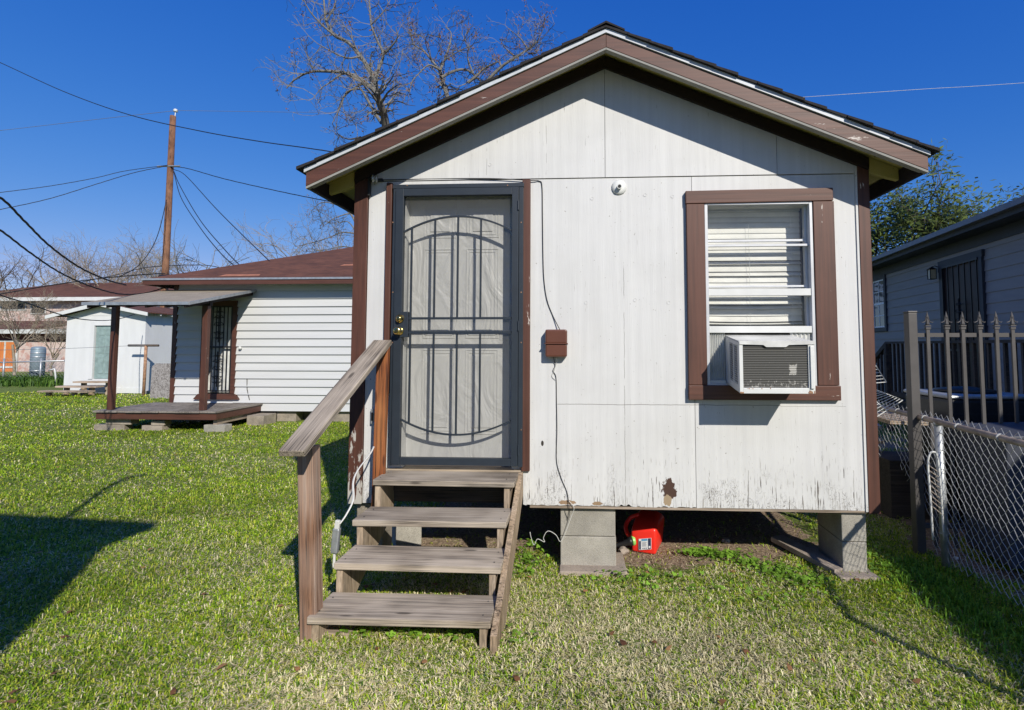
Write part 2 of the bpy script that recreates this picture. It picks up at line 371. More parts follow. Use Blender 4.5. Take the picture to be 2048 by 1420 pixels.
def shinglemat(name, a, b, sc=7.0):
    m, nt, bs = newmat(name); n = noise(nt, coords(nt, (1.2,2,2), True), 1.4, 6, .6)
    n2 = noise(nt, coords(nt, (5,30,50), True), 1, 3)
    c = ramp(nt, n, [(.3, a), (.7, b)]); c = mix(nt, ramp(nt, n2, [(.35, .6), (.55, 0)]), c, tuple(x*.4 for x in a))
    nt.links.new(c, bs.inputs['Base Color']); bs.inputs['Roughness'].default_value = .95; bump(nt, bs, n2, .6, .01); return m
M['shingle_brown'] = shinglemat('brown_shingle', (.085,.032,.018), (.15,.058,.032))
M['shingle_tan'] = plain('tan_rolled_roofing', (.30,.255,.19), .95, 0, .15, 3, .4, 90)
def brickmat(name, c1, c2, mo, sc=4):
    m, nt, bs = newmat(name); b = nt.nodes.new('ShaderNodeTexBrick'); b.inputs['Scale'].default_value = sc
    v = coords(nt, (1,1,1), True); sp = nt.nodes.new('ShaderNodeSeparateXYZ'); cb = nt.nodes.new('ShaderNodeCombineXYZ')
    nt.links.new(v, sp.inputs[0]); nt.links.new(sp.outputs[0], cb.inputs[0]); nt.links.new(sp.outputs[2], cb.inputs[1]); nt.links.new(cb.outputs[0], b.inputs['Vector'])
    b.inputs['Color1'].default_value = (*c1, 1); b.inputs['Color2'].default_value = (*c2, 1); b.inputs['Mortar'].default_value = (*mo, 1)
    nn = noise(nt, v, 3.5, 3); c = mix(nt, ramp(nt, nn, [(.5, 0), (.68, .8)]), b.outputs[0], (.40,.18,.14))
    nt.links.new(c, bs.inputs['Base Color']); bs.inputs['Roughness'].default_value = .9; return m
M['brick'] = brickmat('pink_brick', (.50,.38,.34), (.58,.46,.42), (.5,.46,.42))
M['bark'] = plain('pale_bark', (.15,.14,.122), .9, 0, .35, 12)
M['twig'] = plain('pale_twig', (.165,.155,.135), .9, 0, .3, 10)
M['bark_tan'] = plain('tan_twig', (.25,.205,.15), .9, 0, .35, 5)
M['bark_dark'] = plain('dark_bark', (.09,.07,.055), .9, 0, .3, 5)
M['deadleaf'] = plain('dead_brown_leaf', (.16,.08,.045), .9, 0, .4, 20)
M['pole'] = wood('utility_pole_wood', (.10,.045,.022), (.19,.09,.05), (.27,.15,.09), (14,14,.7), .85)
M['creosote'] = M['pole']
def leafmat(name, attr='tint', trans=.3, rough=.55):
    m, nt, bs = newmat(name); at = nt.nodes.new('ShaderNodeAttribute'); at.attribute_name = attr
    nt.links.new(at.outputs['Color'], bs.inputs['Base Color']); bs.inputs['Roughness'].default_value = rough
    bs.inputs['Specular IOR Level'].default_value = .3
    tl = nt.nodes.new('ShaderNodeBsdfTranslucent'); nt.links.new(at.outputs['Color'], tl.inputs[0])
    mx = nt.nodes.new('ShaderNodeMixShader'); mx.inputs[0].default_value = trans
    out = nt.nodes['Material Output']; nt.links.new(bs.outputs[0], mx.inputs[1]); nt.links.new(tl.outputs[0], mx.inputs[2]); nt.links.new(mx.outputs[0], out.inputs[0])
    return m
M['leaf'] = leafmat('grass_blade'); M['treeleaf'] = leafmat('tree_leaf')

# ------------------------------------------------------------------ ground
def groundmat():
    m, nt, bs = newmat('lawn_soil'); P_ = coords(nt, (1,1,1), True)
    n = noise(nt, P_, .9, 4); n2 = noise(nt, P_, 38, 4, .7); n3 = noise(nt, P_, 9, 4, .6)
    g = ramp(nt, n2, [(.3, (.02,.035,.004)), (.5, (.10,.14,.015)), (.72, (.28,.28,.09))])
    g = mix(nt, ramp(nt, n, [(.35, 0), (.65, .55)]), g, (.16,.24,.02))
    # bare earth under and beside the house
    sep = nt.nodes.new('ShaderNodeSeparateXYZ'); nt.links.new(P_, sep.inputs[0])
    wob = math_(nt, 'MULTIPLY', math_(nt, 'SUBTRACT', n3, .5), .5)
    a = math_(nt, 'GREATER_THAN', math_(nt, 'ADD', sep.outputs[1], wob), .12)
    b = math_(nt, 'GREATER_THAN', math_(nt, 'ADD', sep.outputs[0], wob), -1.5)
    cc = math_(nt, 'LESS_THAN', math_(nt, 'ADD', sep.outputs[0], wob), 1.9)
    e = math_(nt, 'LESS_THAN', sep.outputs[1], 7)
    d = math_(nt, 'MULTIPLY', math_(nt, 'MULTIPLY', a, b), math_(nt, 'MULTIPLY', cc, e))
    f1 = math_(nt, 'GREATER_THAN', math_(nt, 'ADD', sep.outputs[0], wob), 2.62); f2 = math_(nt, 'LESS_THAN', sep.outputs[1], 6)
    d = math_(nt, 'MAXIMUM', d, math_(nt, 'MULTIPLY', f1, f2))
    dirt = ramp(nt, n2, [(.3, (.12,.08,.05)), (.55, (.32,.235,.16)), (.75, (.58,.47,.35))])
    c = mix(nt, d, g, dirt)
    nt.links.new(c, bs.inputs['Base Color']); bs.inputs['Roughness'].default_value = 1; bump(nt, bs, n2, .8, .03); return m
def lawn_rise(x, y): return .058*np.exp(-(((x+1.0)/1.7)**2+((y+1.35)/.85)**2)**1.5)     # slight rise of the lawn at the foot of the steps
gx = [-250,-60,-20,-8]+list(np.linspace(-5,4,61))+[8,20,60,250]; gy = [-60,-15]+list(np.linspace(-4,1,41))+[4,10,30,90,350]
gnd = MB(); nx = len(gx)
gnd.add([(a, b_, float(lawn_rise(a, b_))) for b_ in gy for a in gx], [(j*nx+i, j*nx+i+1, (j+1)*nx+i+1, (j+1)*nx+i) for j in range(len(gy)-1) for i in range(nx-1)])
tag(gnd.build('ground', groundmat(), None, 0, True), None, kind='structure')

def noise2(x, y, s, seed=0):
    rs = np.random.RandomState(seed); v = np.zeros_like(x)
    for k in range(7):
        a = rs.uniform(0, 6.28); f = s*rs.uniform(.5, 2.2); v += np.sin((x*np.cos(a)+y*np.sin(a))*f+rs.uniform(0, 6.28))
    return v/7
def blades(name, x, y, L, wd, lean, az, col, z0=0, mat='leaf', fold=.5):
    n = len(x); up = np.cos(lean); ho = np.sin(lean)
    dx, dy = np.cos(az), np.sin(az); sx, sy = -dy, dx
    V = np.zeros((n, 5, 3), np.float32)
    mid = .55
    bx, by = x, y; z0 = z0+lawn_rise(x, y)
    mx_, my_, mz = x+dx*ho*L*mid*.75, y+dy*ho*L*mid*.75, z0+up*L*mid*1.15
    tx, ty, tz = x+dx*ho*L*1.1, y+dy*ho*L*1.1, z0+up*L*fold*1.2
    for i, (px_, py_, pz_, s, q) in enumerate(((bx,by,z0,-1,.5),(bx,by,z0,1,.5),(mx_,my_,mz,-1,.5),(mx_,my_,mz,1,.5),(tx,ty,tz,0,0))):
        V[:, i, 0] = px_+sx*wd*s*q; V[:, i, 1] = py_+sy*wd*s*q; V[:, i, 2] = pz_
    me = bpy.data.meshes.new(name); me.vertices.add(n*5); me.vertices.foreach_set('co', V.reshape(-1))
    base = (np.arange(n)*5)[:, None]
    loops = np.concatenate([base+np.array([[0,1,3,2]]), base+np.array([[2,3,4]])], 1).astype(np.int32)
    me.loops.add(n*7); me.loops.foreach_set('vertex_index', loops.reshape(-1))
    me.polygons.add(n*2)
    st = np.stack([np.arange(n)*7, np.arange(n)*7+4], 1).astype(np.int32).reshape(-1)
    me.polygons.foreach_set('loop_start', st)
    me.update(calc_edges=True)
    at = me.attributes.new('tint', 'FLOAT_COLOR', 'POINT')
    cc = np.ones((n, 5, 4), np.float32); cc[:, :, :3] = col[:, None, :]
    at.data.foreach_set('color', cc.reshape(-1))
    me.materials.append(M[mat]); me.shade_flat() if hasattr(me, 'shade_flat') else None
    o = bpy.data.objects.new(name, me); C.objects.link(o); return o
def house_mask(x, y):
    wob = noise2(x, y, 6, 3)*.22+noise2(x, y, 21, 4)*.1
    ins = (x+wob > -1.45) & (x+wob < 1.95) & (y+wob > .16) & (y < 7)
    ins |= (x > 2.75+wob) & (y < 7) & (noise2(x, y, 8, 12) > -.15)
    ins |= (x > -9) & (x < -1) & (y > 7.0)
    return ins
def lawn(nb=680000):
    rs = np.random.RandomState(11)
    rr = np.linspace(1.5, 26, 400); dens = 9600/(1+(rr/4.6)**3.0)+120
    cdf = np.cumsum(dens*rr); cdf /= cdf[-1]
    r = np.interp(rs.rand(nb), cdf, rr); th = rs.uniform(R(90-47), R(90+54), nb)
    x = r*np.cos(th); y = CAM.y+r*np.sin(th)
    g = noise2(x, y, 1.1, 1)*.7+noise2(x, y, 3.3, 2)*.5
    keep = ~house_mask(x, y); keep |= rs.rand(nb) < .05*(x < 2.6)
    keep &= rs.rand(nb) < np.clip(.95+g*.5, .45, 1)
    # thin the lawn just under the stairs
    x, y, r, g = x[keep], y[keep], r[keep], g[keep]; n = len(x)
    sc = np.clip(r/5.0, 1, 5)
    L = rs.uniform(.026, .064, n)*(1+.09*(sc-1))*np.where(noise2(x, y, 5, 9) > .3, 1.25, 1); wd = rs.uniform(.0034, .0062, n)*sc
    lush = np.clip((x-1.6)/1.0, 0, 1)*np.clip((1.0-y)/.5, 0, 1); L *= 1+.35*lush
    lean = np.clip(rs.normal(.95, .3, n), .15, 1.45)
    az = rs.uniform(0, 2*math.pi, n)
    dead_p = np.clip(.55-.55*g-.40*np.clip((r-3.0)/5.0, 0, 1)-.25*lush, .06, .85)
    dead_p += .25*np.exp(-((x+1.1)**2+(y+1.95)**2)/.25)
    dead = rs.rand(n) < dead_p
    t = rs.rand(n)[:, None]
    green = (1-t)*np.array([.04,.11,.004])+t*np.array([.38,.57,.02])
    tan = (1-t)*np.array([.42,.36,.20])+t*np.array([.92,.84,.54])
    yel = (1-t)*np.array([.32,.38,.03])+t*np.array([.58,.60,.08])
    col = np.where(dead[:, None], tan, green); yl = (rs.rand(n) < .3)[:, None]
    col = np.where(yl & ~dead[:, None], yel, col)
    lean = np.where(dead, np.clip(lean+.3, 0, 1.5), lean)
    col = col*(1+.28*noise2(x, y, 2.3, 21)+.18*noise2(x, y, 9, 22))[:, None]
    L = L*np.clip(1+.5*noise2(x, y, 7, 23)+.3*noise2(x, y, 19, 24), .5, 1.7)
    return tag(blades('grass', x, y, L, wd, lean, az, col.astype(np.float32), fold=.35), 'short lawn of green and straw coloured blades round the white house', 'grass', kind='stuff')
lawn()
def clover():
    rs = np.random.RandomState(5); xs = []; ys = []
    def blob(px, py, rx, ry, n):
        p = atz(px, py, 0); xs.append(p.x+rs.normal(0, rx, n)); ys.append(p.y+rs.normal(0, ry, n))
    blob(1405, 1112, .08, .035, 230); blob(1450, 1116, .09, .03, 170); blob(1500, 1132, .08, .05, 130); blob(1560, 1150, .10, .05, 170); blob(1620, 1170, .10, .05, 130)
    blob(1290, 1162, .22, .05, 110); blob(1060, 1130, .08, .12, 130); blob(1075, 1090, .06, .08, 100); blob(800, 1290, .3, .05, 90); blob(930, 1290, .2, .05, 70)
    blob(1450, 1190, .4, .10, 160); blob(1750, 1130, .08, .2, 200)
    x = np.concatenate(xs); y = np.concatenate(ys); n = len(x)
    mb_v = []; mb_f = []; cols = []
    for i in range(n):
        h = rs.uniform(.015, .05)+float(lawn_rise(x[i], y[i])); a0 = rs.uniform(0, 6.28); rr = rs.uniform(.0045, .010); c = np.array([.17,.31,.035])*rs.uniform(.6, 1.7)
        tx, ty = rs.normal(0, .3, 2)
        for k in range(3):
            a = a0+k*2.09; cx, cy = x[i]+math.cos(a)*rr, y[i]+math.sin(a)*rr; b = len(mb_v)
            for j in range(6):
                an = j*math.pi/3; px_, py_ = rr*math.cos(an), rr*math.sin(an); mb_v.append((cx+px_, cy+py_, h+(cx+px_-x[i])*tx+(cy+py_-y[i])*ty)); cols.append((*c, 1))
            mb_f.append(tuple(range(b, b+6)))
    me = bpy.data.meshes.new('clover'); me.from_pydata(mb_v, [], mb_f); at = me.attributes.new('tint', 'FLOAT_COLOR', 'POINT')
    at.data.foreach_set('color', np.array(cols, np.float32).reshape(-1)); me.materials.append(M['leaf'])
    o = bpy.data.objects.new('clover', me); C.objects.link(o)
    tag(o, 'low round leaved clover growing along the front of the white house', 'clover', kind='stuff')
clover()
def litter():
    rs = np.random.RandomState(8); n = 5200
    x = rs.uniform(-1.5, 2.0, n); y = np.abs(rs.normal(0, .6, n))+.05
    n2 = 2600; x = np.append(x, rs.uniform(2.3, 3.6, n2)); y = np.append(y, rs.uniform(-2.2, 1.5, n2)); n += n2
    t = rs.rand(n)[:, None]; col = (1-t)*np.array([.14,.09,.055])+t*np.array([.5,.40,.28])
    o = blades('straw_litter', x, y, rs.uniform(.015, .06, n), rs.uniform(.003, .007, n), rs.uniform(1.2, 1.5, n), rs.uniform(0, 6.28, n), col.astype(np.float32), fold=.2)
    tag(o, 'dry straw and leaf litter on the bare soil under the raised house', 'leaf litter', kind='stuff')
litter()

def leaves():
    rs = np.random.RandomState(17); n = 260; r_ = rs.uniform(2.4, 11, n); th = rs.uniform(R(45), R(140), n); x = r_*np.cos(th); y = CAM.y+r_*np.sin(th)
    k = ~((x > -1.8) & (x < 2.1) & (y > 0)); x, y = x[k], y[k]; n = len(x); t = rs.rand(n)[:, None]
    col = (1-t)*np.array([.10,.04,.02])+t*np.array([.42,.22,.10])
    o = blades('fallen_leaves', x, y, rs.uniform(.03, .06, n), rs.uniform(.018, .032, n), rs.uniform(1.2, 1.5, n), rs.uniform(0, 6.28, n), col.astype(np.float32), z0=.025, fold=.2)
    tag(o, 'small dead brown leaves scattered over the lawn', 'fallen leaves', kind='stuff')
leaves()

# ------------------------------------------------------------------ the small white house
OV = .31                                               # rake overhang
xl = aty(706, 700, 0).x; xr = aty(1745, 700, 0).x; zb = (aty(1050, 1010, 0).z+aty(1700, 1020, 0).z)/2
apx = aty(1214, 120, 0).x
ridge_front = aty(1212, 68, -OV); RX, RZ = ridge_front.x, ridge_front.z      # top of barge board at the apex
tipL = aty(612, 346, -OV); tipR = aty(1856, 312, -OV)
sL = (RZ-tipL.z)/(RX-tipL.x); sR = (RZ-tipR.z)/(tipR.x-RX)
print('house', xl, xr, zb, 'apex', RX, RZ, 'tips', tipL, tipR, 'slopes', sL, sR)
def rz(x, dz=0): return RZ+dz-(sL*(RX-x) if x < RX else sR*(x-RX))
HB = 6.5
house = thing('house', 'small raised white plywood house with brown trim and gabled shingle roof', 'house', ((xl+xr)/2, 0, zb))
TW = .105                                             # corner trim width
zs = aty(1215, 357, 0).z                              # height of the horizontal seam
wl, wr = xl+TW, xr-TW*.9
d_l = aty(785, 650, 0).x-.045; d_r = aty(1048, 650, 0).x; dz1 = aty(900, 372, 0).z; dz0 = aty(900, 937, 0).z
wx0, wx1 = aty(1404, 600, 0).x, aty(1634, 600, 0).x; wz0, wz1 = aty(1520, 785, 0).z, aty(1520, 402, 0).z
fx = .0016
def panel(poly, y0=-.012, y1=.0, name='wall_panel'):
    return MB().prism(poly, y0, y1).build(name, M['wall'], house)
s1 = aty(1386, 600, 0).x; s2 = aty(1086, 600, 0).x; s3 = aty(1552, 330, 0).x
g = .0018
def top(x): return rz(x)-.012
# gable panels, proud of the lower sheets
panel([(wl,zs+.004),(RX-g,zs+.004),(RX-g,top(RX)),(wl,top(wl))], -.020)
panel([(RX+g,zs+.004),(s3-g,zs+.004),(s3-g,top(s3)),(RX+g,top(RX))], -.020)
panel([(s3+g,zs+.004),(wr,zs+.004),(wr,top(wr)),(s3+g,top(s3))], -.020)
# lower sheets round the door and the window
panel([(wl,zb+.0),(d_l,zb+.0),(d_l,zs-g),(wl,zs-g)])
panel([(d_l+.0005,dz1),(d_r-.0005,dz1),(d_r-.0005,zs-g),(d_l+.0005,zs-g)])
# ragged lower edge
def ragged(x0, x1, amp=.012, n=60, seed=1):
    rr = random.Random(seed); out = []
    for i in range(n+1):
        x = x0+(x1-x0)*i/n; out.append((x, zb+rr.uniform(0, amp)*(2.0 if rr.random() < .12 else .6)))
    return out
panel([(s1-g,zs-g),(d_r,zs-g)]+ragged(d_r, s1-g, .014, 70, 2))
panel([(s1+g,zs-g),(s1+g,wz0)]+[(s1+g,zb)]+[(wx0,zb+.004),(wx0,zs-g)])
panel([(wx0+.0004,zb+.004),(wx1-.0004,zb+.002),(wx1-.0004,wz0),(wx0+.0004,wz0)])
panel([(wx0+.0004,wz1),(wx1-.0004,wz1),(wx1-.0004,zs-g),(wx0+.0004,zs-g)])
panel([(wx1,zb+.003),(wr,zb),(wr,zs-g),(wx1,zs-g)])
# carcass behind: dark sheathing with openings, side walls, back, floor
b = MB()
for (a0,a1,c0,c1) in ((xl+.01,d_l,zb+.01,zs),(d_l,d_r,dz1,zs),(d_r,wx0,zb+.01,zs),(wx0,wx1,zb+.01,wz0),(wx0,wx1,wz1,zs),(wx1,xr-.01,zb+.01,zs)):
    b.box(a0, a1, .002, .09, c0, c1)
b.prism([(xl+.01,zs+.001),(xr-.01,zs+.001),(xr-.01,rz(xr)-.02),(RX,rz(RX)-.02),(xl+.01,rz(xl)-.02)], .002, .09)
b.build('framing', M['brown_shade'], house)
b = MB()
b.box(xl, xl+.08, .092, HB, zb, rz(xl)-.03); b.box(xr-.08, xr, .092, HB, zb, rz(xr)-.03); b.box(xl+.081, xr-.081, HB-.1, HB, zb, zs)
b.prism([(xl+.081,zs+.002),(xr-.081,zs+.002),(xr-.081,rz(xr)-.03),(RX,rz(RX)-.03),(xl+.081,rz(xl)-.03)], HB-.1, HB)
b.build('side_wall', M['siding_white'], house)
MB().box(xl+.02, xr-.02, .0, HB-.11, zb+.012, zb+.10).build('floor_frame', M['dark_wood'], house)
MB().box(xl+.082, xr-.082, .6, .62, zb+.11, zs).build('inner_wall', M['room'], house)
# bottom drip strip
board('bottom_strip', (d_r+.05, -.006, zb-.008), (xr-.02, -.006, zb-.008), .012, .016, M['pale_wood'], house, (0,1,0), 0)
# corner trims
def vboard(name, x0, x1, z0, z1, y0, y1, m, par, bev=.003): return MB().box(x0, x1, y0, y1, z0, z1).build(name, m, par, bev)
vboard('corner_trim', xl-.004, wl-.004, zb-.005, rz(xl)-.03, -.028, .06, M['brown_peel'], house)
vboard('corner_trim', wr+.018, xr+.004, zb-.015, rz(xr)-.03, -.028, .06, M['brown_v'], house)
vboard('trim_strip', wr+.001, wr+.017, zb-.005, rz(wr)-.06, -.022, .0, M['wall'], house, 0)
# frieze under the soffit
fh = .085
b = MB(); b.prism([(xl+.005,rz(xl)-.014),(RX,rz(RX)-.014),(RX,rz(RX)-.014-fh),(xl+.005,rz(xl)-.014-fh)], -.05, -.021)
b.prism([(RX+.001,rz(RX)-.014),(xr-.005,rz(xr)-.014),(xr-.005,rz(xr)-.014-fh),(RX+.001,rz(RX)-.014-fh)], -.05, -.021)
b.build('frieze_board', M['brown_shade'], house)
# roof
roof = MB()
TL, TR = tipL.x, tipR.x
def slab(b, dz0_, dz1_, y0, y1, ex=0, xs=None):
    a0, a1 = TL-ex, TR+ex
    b.prism([(a0,rz(a0,dz0_)),(RX,rz(RX,dz0_)),(RX,rz(RX,dz1_)),(a0,rz(a0,dz1_))], y0, y1)
    b.prism([(RX,rz(RX,dz0_)),(a1,rz(a1,dz0_)),(a1,rz(a1,dz1_)),(RX,rz(RX,dz1_))], y0, y1)
b = MB(); slab(b, .0, .012, -OV+.04, HB+.3, 0); deck = b.build('soffit', M['soffit'], house)
# barge boards
BH = .094
for sgn in (-1, 1):
    x0 = TL if sgn < 0 else TR
    a = Vector((x0, -OV+.019, rz(x0)-BH/2)); c_ = Vector((RX+sgn*.002, -OV+.019, RZ-BH/2))
    MB().prism([(x0,rz(x0)),(RX+sgn*.001,RZ),(RX+sgn*.001,RZ-BH),(x0,rz(x0)-BH*1.02)], -OV, -OV+.038).build('barge_board', M['brown_x'], house, .002)
    # added strip: its grey paints the shaded underside, its edge lowers the rake shadow
    MB().prism([(x0,rz(x0)-BH*1.03),(RX+sgn*.001,RZ-BH*1.01),(RX+sgn*.001,RZ-BH-.016),(x0,rz(x0)-BH*1.03-.016)], -OV+.003, -OV+.05).build('barge_shade_strip', M['strip_shade'], house)
b = MB()
for sgn in (-1, 1):                                   # white drip edge, a little wavy
    x0 = (TL if sgn < 0 else TR)+sgn*.01; n = 26; rr = random.Random(4+sgn); pts = []
    for i in range(n+1):
        x = RX+(x0-RX)*i/n; pts.append((x, rz(x, .006), rz(x, .036)+rr.uniform(-.004, .004)))
    for i in range(n):
        p, q = pts[i], pts[i+1]
        b.prism([(p[0],p[1]),(q[0],q[1]),(q[0],q[2]),(p[0],p[2])], -OV-.012, -OV+.02)
b.build('drip_edge', M['cream'], house)
rr = random.Random(3); b = MB()
for sgn in (-1, 1):                                   # overlapping shingle courses, ends stepped
    x0 = (TL if sgn < 0 else TR)+sgn*.055; n = 15
    for i in range(n):
        xa = RX+(x0-RX)*i/n; xb = RX+(x0-RX)*(i+1.12)/n
        if i == n-1: xb = x0
        e = rr.uniform(0, .02); za, zb_ = rz(xa), rz(xb)
        b.prism([(xa,za+.036),(xb,zb_+.040),(xb,zb_+.062),(xa,za+.050)], -OV-.022-e, HB+.32)
b.prism([(RX-.13,rz(RX-.13)+.060),(RX,RZ+.066),(RX+.13,rz(RX+.13)+.060),(RX+.13,rz(RX+.13)+.072),(RX,RZ+.080),(RX-.13,rz(RX-.13)+.072)], -OV-.03, HB+.33)
b.build('shingles', M['shingle_black'], house)
# eave side fascia + look-out rafters at the eaves
for sgn, x0, xw in ((-1, TL, xl), (1, TR, xr)):
    MB().box(min(x0, x0+sgn*-.03), max(x0, x0+sgn*-.03), -OV+.04, HB+.3, rz(x0)-.11, rz(x0)-.002).build('eave_fascia', M['brown_shade'], house)
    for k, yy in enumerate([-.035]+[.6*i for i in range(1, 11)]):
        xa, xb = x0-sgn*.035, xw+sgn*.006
        MB().prism([(xa,rz(xa)-.004),(xb,rz(xb)-.004),(xb,rz(xb)-.12),(xa,rz(xa)-.09)], yy, yy+.04).build('rafter_tail', M['soffit'] if k == 0 else M['brown_shade'], house)

# ---- door
DY = -.055
dth = thing('door_unit', None, None, (0,0,0)); dth.name = 'security_door'
dth.parent = house; dth.location = Vector((aty(912, 900, 0).x, 0, dz0))-Vector(house.location)
def zp(x, y, Y=DY): return aty(700+x/2.29, 340+y/2.29, Y)
bld = lambda b, n, m, bev=0, p=dth: b.build(n, m, p, bev)
# brown casings (slightly crooked boards)
vboard('door_casing', aty(772,650,0).x, aty(783,650,0).x, aty(772,640,0).z-.55, dz1+.02, -.045, 0, M['brown_v'], house)
vboard('door_casing', aty(1045,650,0).x, aty(1061,650,0).x, dz0-.005, dz1+.03, -.04, .0, M['brown_v'], house)
# outer fixed frame
L_, R_ = zp(188,700).x, zp(792,700).x; T_, B_ = zp(490,66).z, zp(490,1357).z
l2, r2, t2 = zp(200,700).x+.004, zp(772,700).x, zp(490,82).z
bld(MB().box(L_, l2, -.058, -.001, B_, T_), 'outer_frame', M['steel'], .002)
bld(MB().box(r2, R_, -.058, -.001, B_, T_), 'outer_frame', M['steel'], .002)
bld(MB().box(L_-.004, R_+.004, -.062, -.001, t2, T_+.004), 'outer_frame', M['steel'], .002)
# leaf
l3, r3, t3, b3 = zp(240,700).x, zp(741,700).x, zp(490,118).z, zp(480,1318).z
leaf_b = zp(480,1352).z
bld(MB().box(l2+.002, l3, -.075, -.03, leaf_b, t2-.004), 'stile', M['steel'], .002)
bld(MB().box(r3, r2-.002, -.075, -.03, leaf_b, t2-.004), 'stile', M['steel'], .002)
bld(MB().box(l3+.0005, r3-.0005, -.074, -.031, t3, t2-.005), 'top_rail', M['steel'], .002)
bld(MB().box(l3+.0005, r3-.0005, -.074, -.031, leaf_b+.001, b3), 'bottom_rail', M['steel'], .002)
bw = .006
def arc(xa, xb, za, zm, n=22):
    return [Vector((xa+(xb-xa)*i/n, 0, za+(zm-za)*(1-(2*i/n-1)**2))) for i in range(n+1)]
za, zm = zp(243,284).z, zp(490,212).z
def arcbar(xa, xb, za, zm):
    b = MB(); A = arc(xa, xb, za, zm)
    for p, q in zip(A[:-1], A[1:]): b.hexa([(p.x,-.062,p.z-bw),(p.x,-.062,p.z+bw),(p.x,-.042,p.z+bw),(p.x,-.042,p.z-bw)], [(q.x,-.062,q.z-bw),(q.x,-.062,q.z+bw),(q.x,-.042,q.z+bw),(q.x,-.042,q.z-bw)])
    return b
bld(arcbar(l3, r3, za, zm), 'arched_bar', M['steel'])
zla, zlm = zp(222,1142).z, zp(475,1213).z
bld(arcbar(l3, r3, zla, zlm), 'arched_bar', M['steel'])
def zarc(x, za, zm): u = 2*(x-l3)/(r3-l3)-1; return za+(zm-za)*(1-u*u)
rail1, rail2 = zp(500,679).z, zp(500,744).z
for z in (rail1, rail2): bld(MB().box(l3+.001, r3-.001, -.0635, -.0405, z-.0085, z+.0085), 'cross_bar', M['steel'])
for k, xx in enumerate((278, 385, 491, 597)):
    x = zp(xx, 600).x
    bld(MB().box(x-bw, x+bw, -.061, -.043, rail1+.009, zarc(x, za, zm)-bw), 'bar', M['steel'])
    bld(MB().box(x-bw, x+bw, -.061, -.043, zarc(x, zla, zlm)+bw, rail2-.009), 'bar', M['steel'])
    if k == 0: bld(MB().box(x-bw, x+bw, -.061, -.043, rail2+.009, rail1-.009), 'bar', M['steel'])
b = MB(); b.box(zp(236,700).x-.012, zp(270,700).x, -.079, -.03, zp(250,766).z, zp(250,650).z); bld(b, 'lock_box', M['steel'], .002)
for (xx, yy, nm) in ((228,682,'deadbolt'), (226,738,'door_knob')):
    p = zp(xx+6, yy); o = Vector((p.x, -.079, p.z))
    prof = [(.030,0),(.032,.004),(.028,.008),(.013,.012),(.012,.028),(.022,.034),(.029,.044),(.029,.054),(.022,.062),(.008,.064)] if nm == 'door_knob' else [(.030,0),(.032,.006),(.028,.012),(.020,.018),(.019,.03),(.013,.034)]
    bld(MB().lathe(prof, o, (0,-1,0), 24), nm, M['brass']).data.shade_smooth()
for yy in (165, 715, 1280):
    p = zp(773, yy); bld(MB().lathe([(.006,-.035),(.006,.035)], (p.x, -.08, p.z), (0,0,1), 10), 'hinge', M['steel'])
b = MB()
for xx in (196,784):
    for yy in (240, 560, 790, 1190): 
        p = zp(xx, yy, -.06); b.lathe([(.005,0),(.005,.002),(.002,.003)], (p.x,-.0585,p.z), (0,-1,0), 8)
for xx in (262, 722):
    p = zp(xx, 71, -.06); b.lathe([(.005,0),(.005,.002),(.002,.003)], (p.x,-.0625,p.z), (0,-1,0), 8)
bld(b, 'screw', M['rust'])
b = MB(); b.add([(l3,-.036,b3),(r3,-.036,b3),(r3,-.036,t3),(l3,-.036,t3)], [(0,1,2,3)]); bld(b, 'insect_screen', M['screen'])
# jamb and inner panelled door under film
JY = .085
ij_l, ij_r, ij_t = l3-.005, r3-.015, t3+.02
b = MB(); b.box(d_l+.0, ij_l, .0, JY+.04, dz0, dz1); b.box(r3-.005, d_r, .0, JY+.04, dz0, dz1); b.box(ij_l+.001, r3-.006, .0, JY+.04, dz1-.03, dz1-.001)
b.build('door_jamb', M['white_dirty'], house)
ind = thing('front_door', None, None, (0,0,0)); ind.parent = house; ind.location = dth.location
dl, dr, db, dt = ij_l, ij_r+.008, dz0+.02, dz1-.032
n = 1
b = MB(); b.box(dl, dr, JY, JY+.04, db, dt); bld(b, 'door_slab', M['film'], 0, ind)
W_ = dr-dl; 
b = MB()
def pan(u0, u1, v0, v1):
    x0, x1 = dl+W_*u0, dl+W_*u1; z0, z1 = db+(dt-db)*v0, db+(dt-db)*v1
    for (e, y0) in ((0,-.004), (.022,-.0035)):
        a0,a1,c0,c1 = x0+e, x1-e, z0+e, z1-e; t = .010
        b.box(a0,a1,JY+y0,JY-.0003,c0,c0+t); b.box(a0,a1,JY+y0,JY-.0003,c1-t,c1); b.box(a0,a0+t,JY+y0,JY-.0003,c0+t,c1-t); b.box(a1-t,a1,JY+y0,JY-.0003,c0+t,c1-t)
    b.box(x0+.05, x1-.05, JY-.006, JY-.0003, z0+.05, z1-.05)
for u0, u1 in ((.14,.45), (.55,.86)):
    pan(u0, u1, .83, .945); pan(u0, u1, .455, .79); pan(u0, u1, .105, .415)
bld(b, 'door_panel', M['film'], .002, ind)
MB().box(d_l, d_r, -.03, .1, dz0-.03, dz0-.001).build('threshold', M['grey_wood'], house)
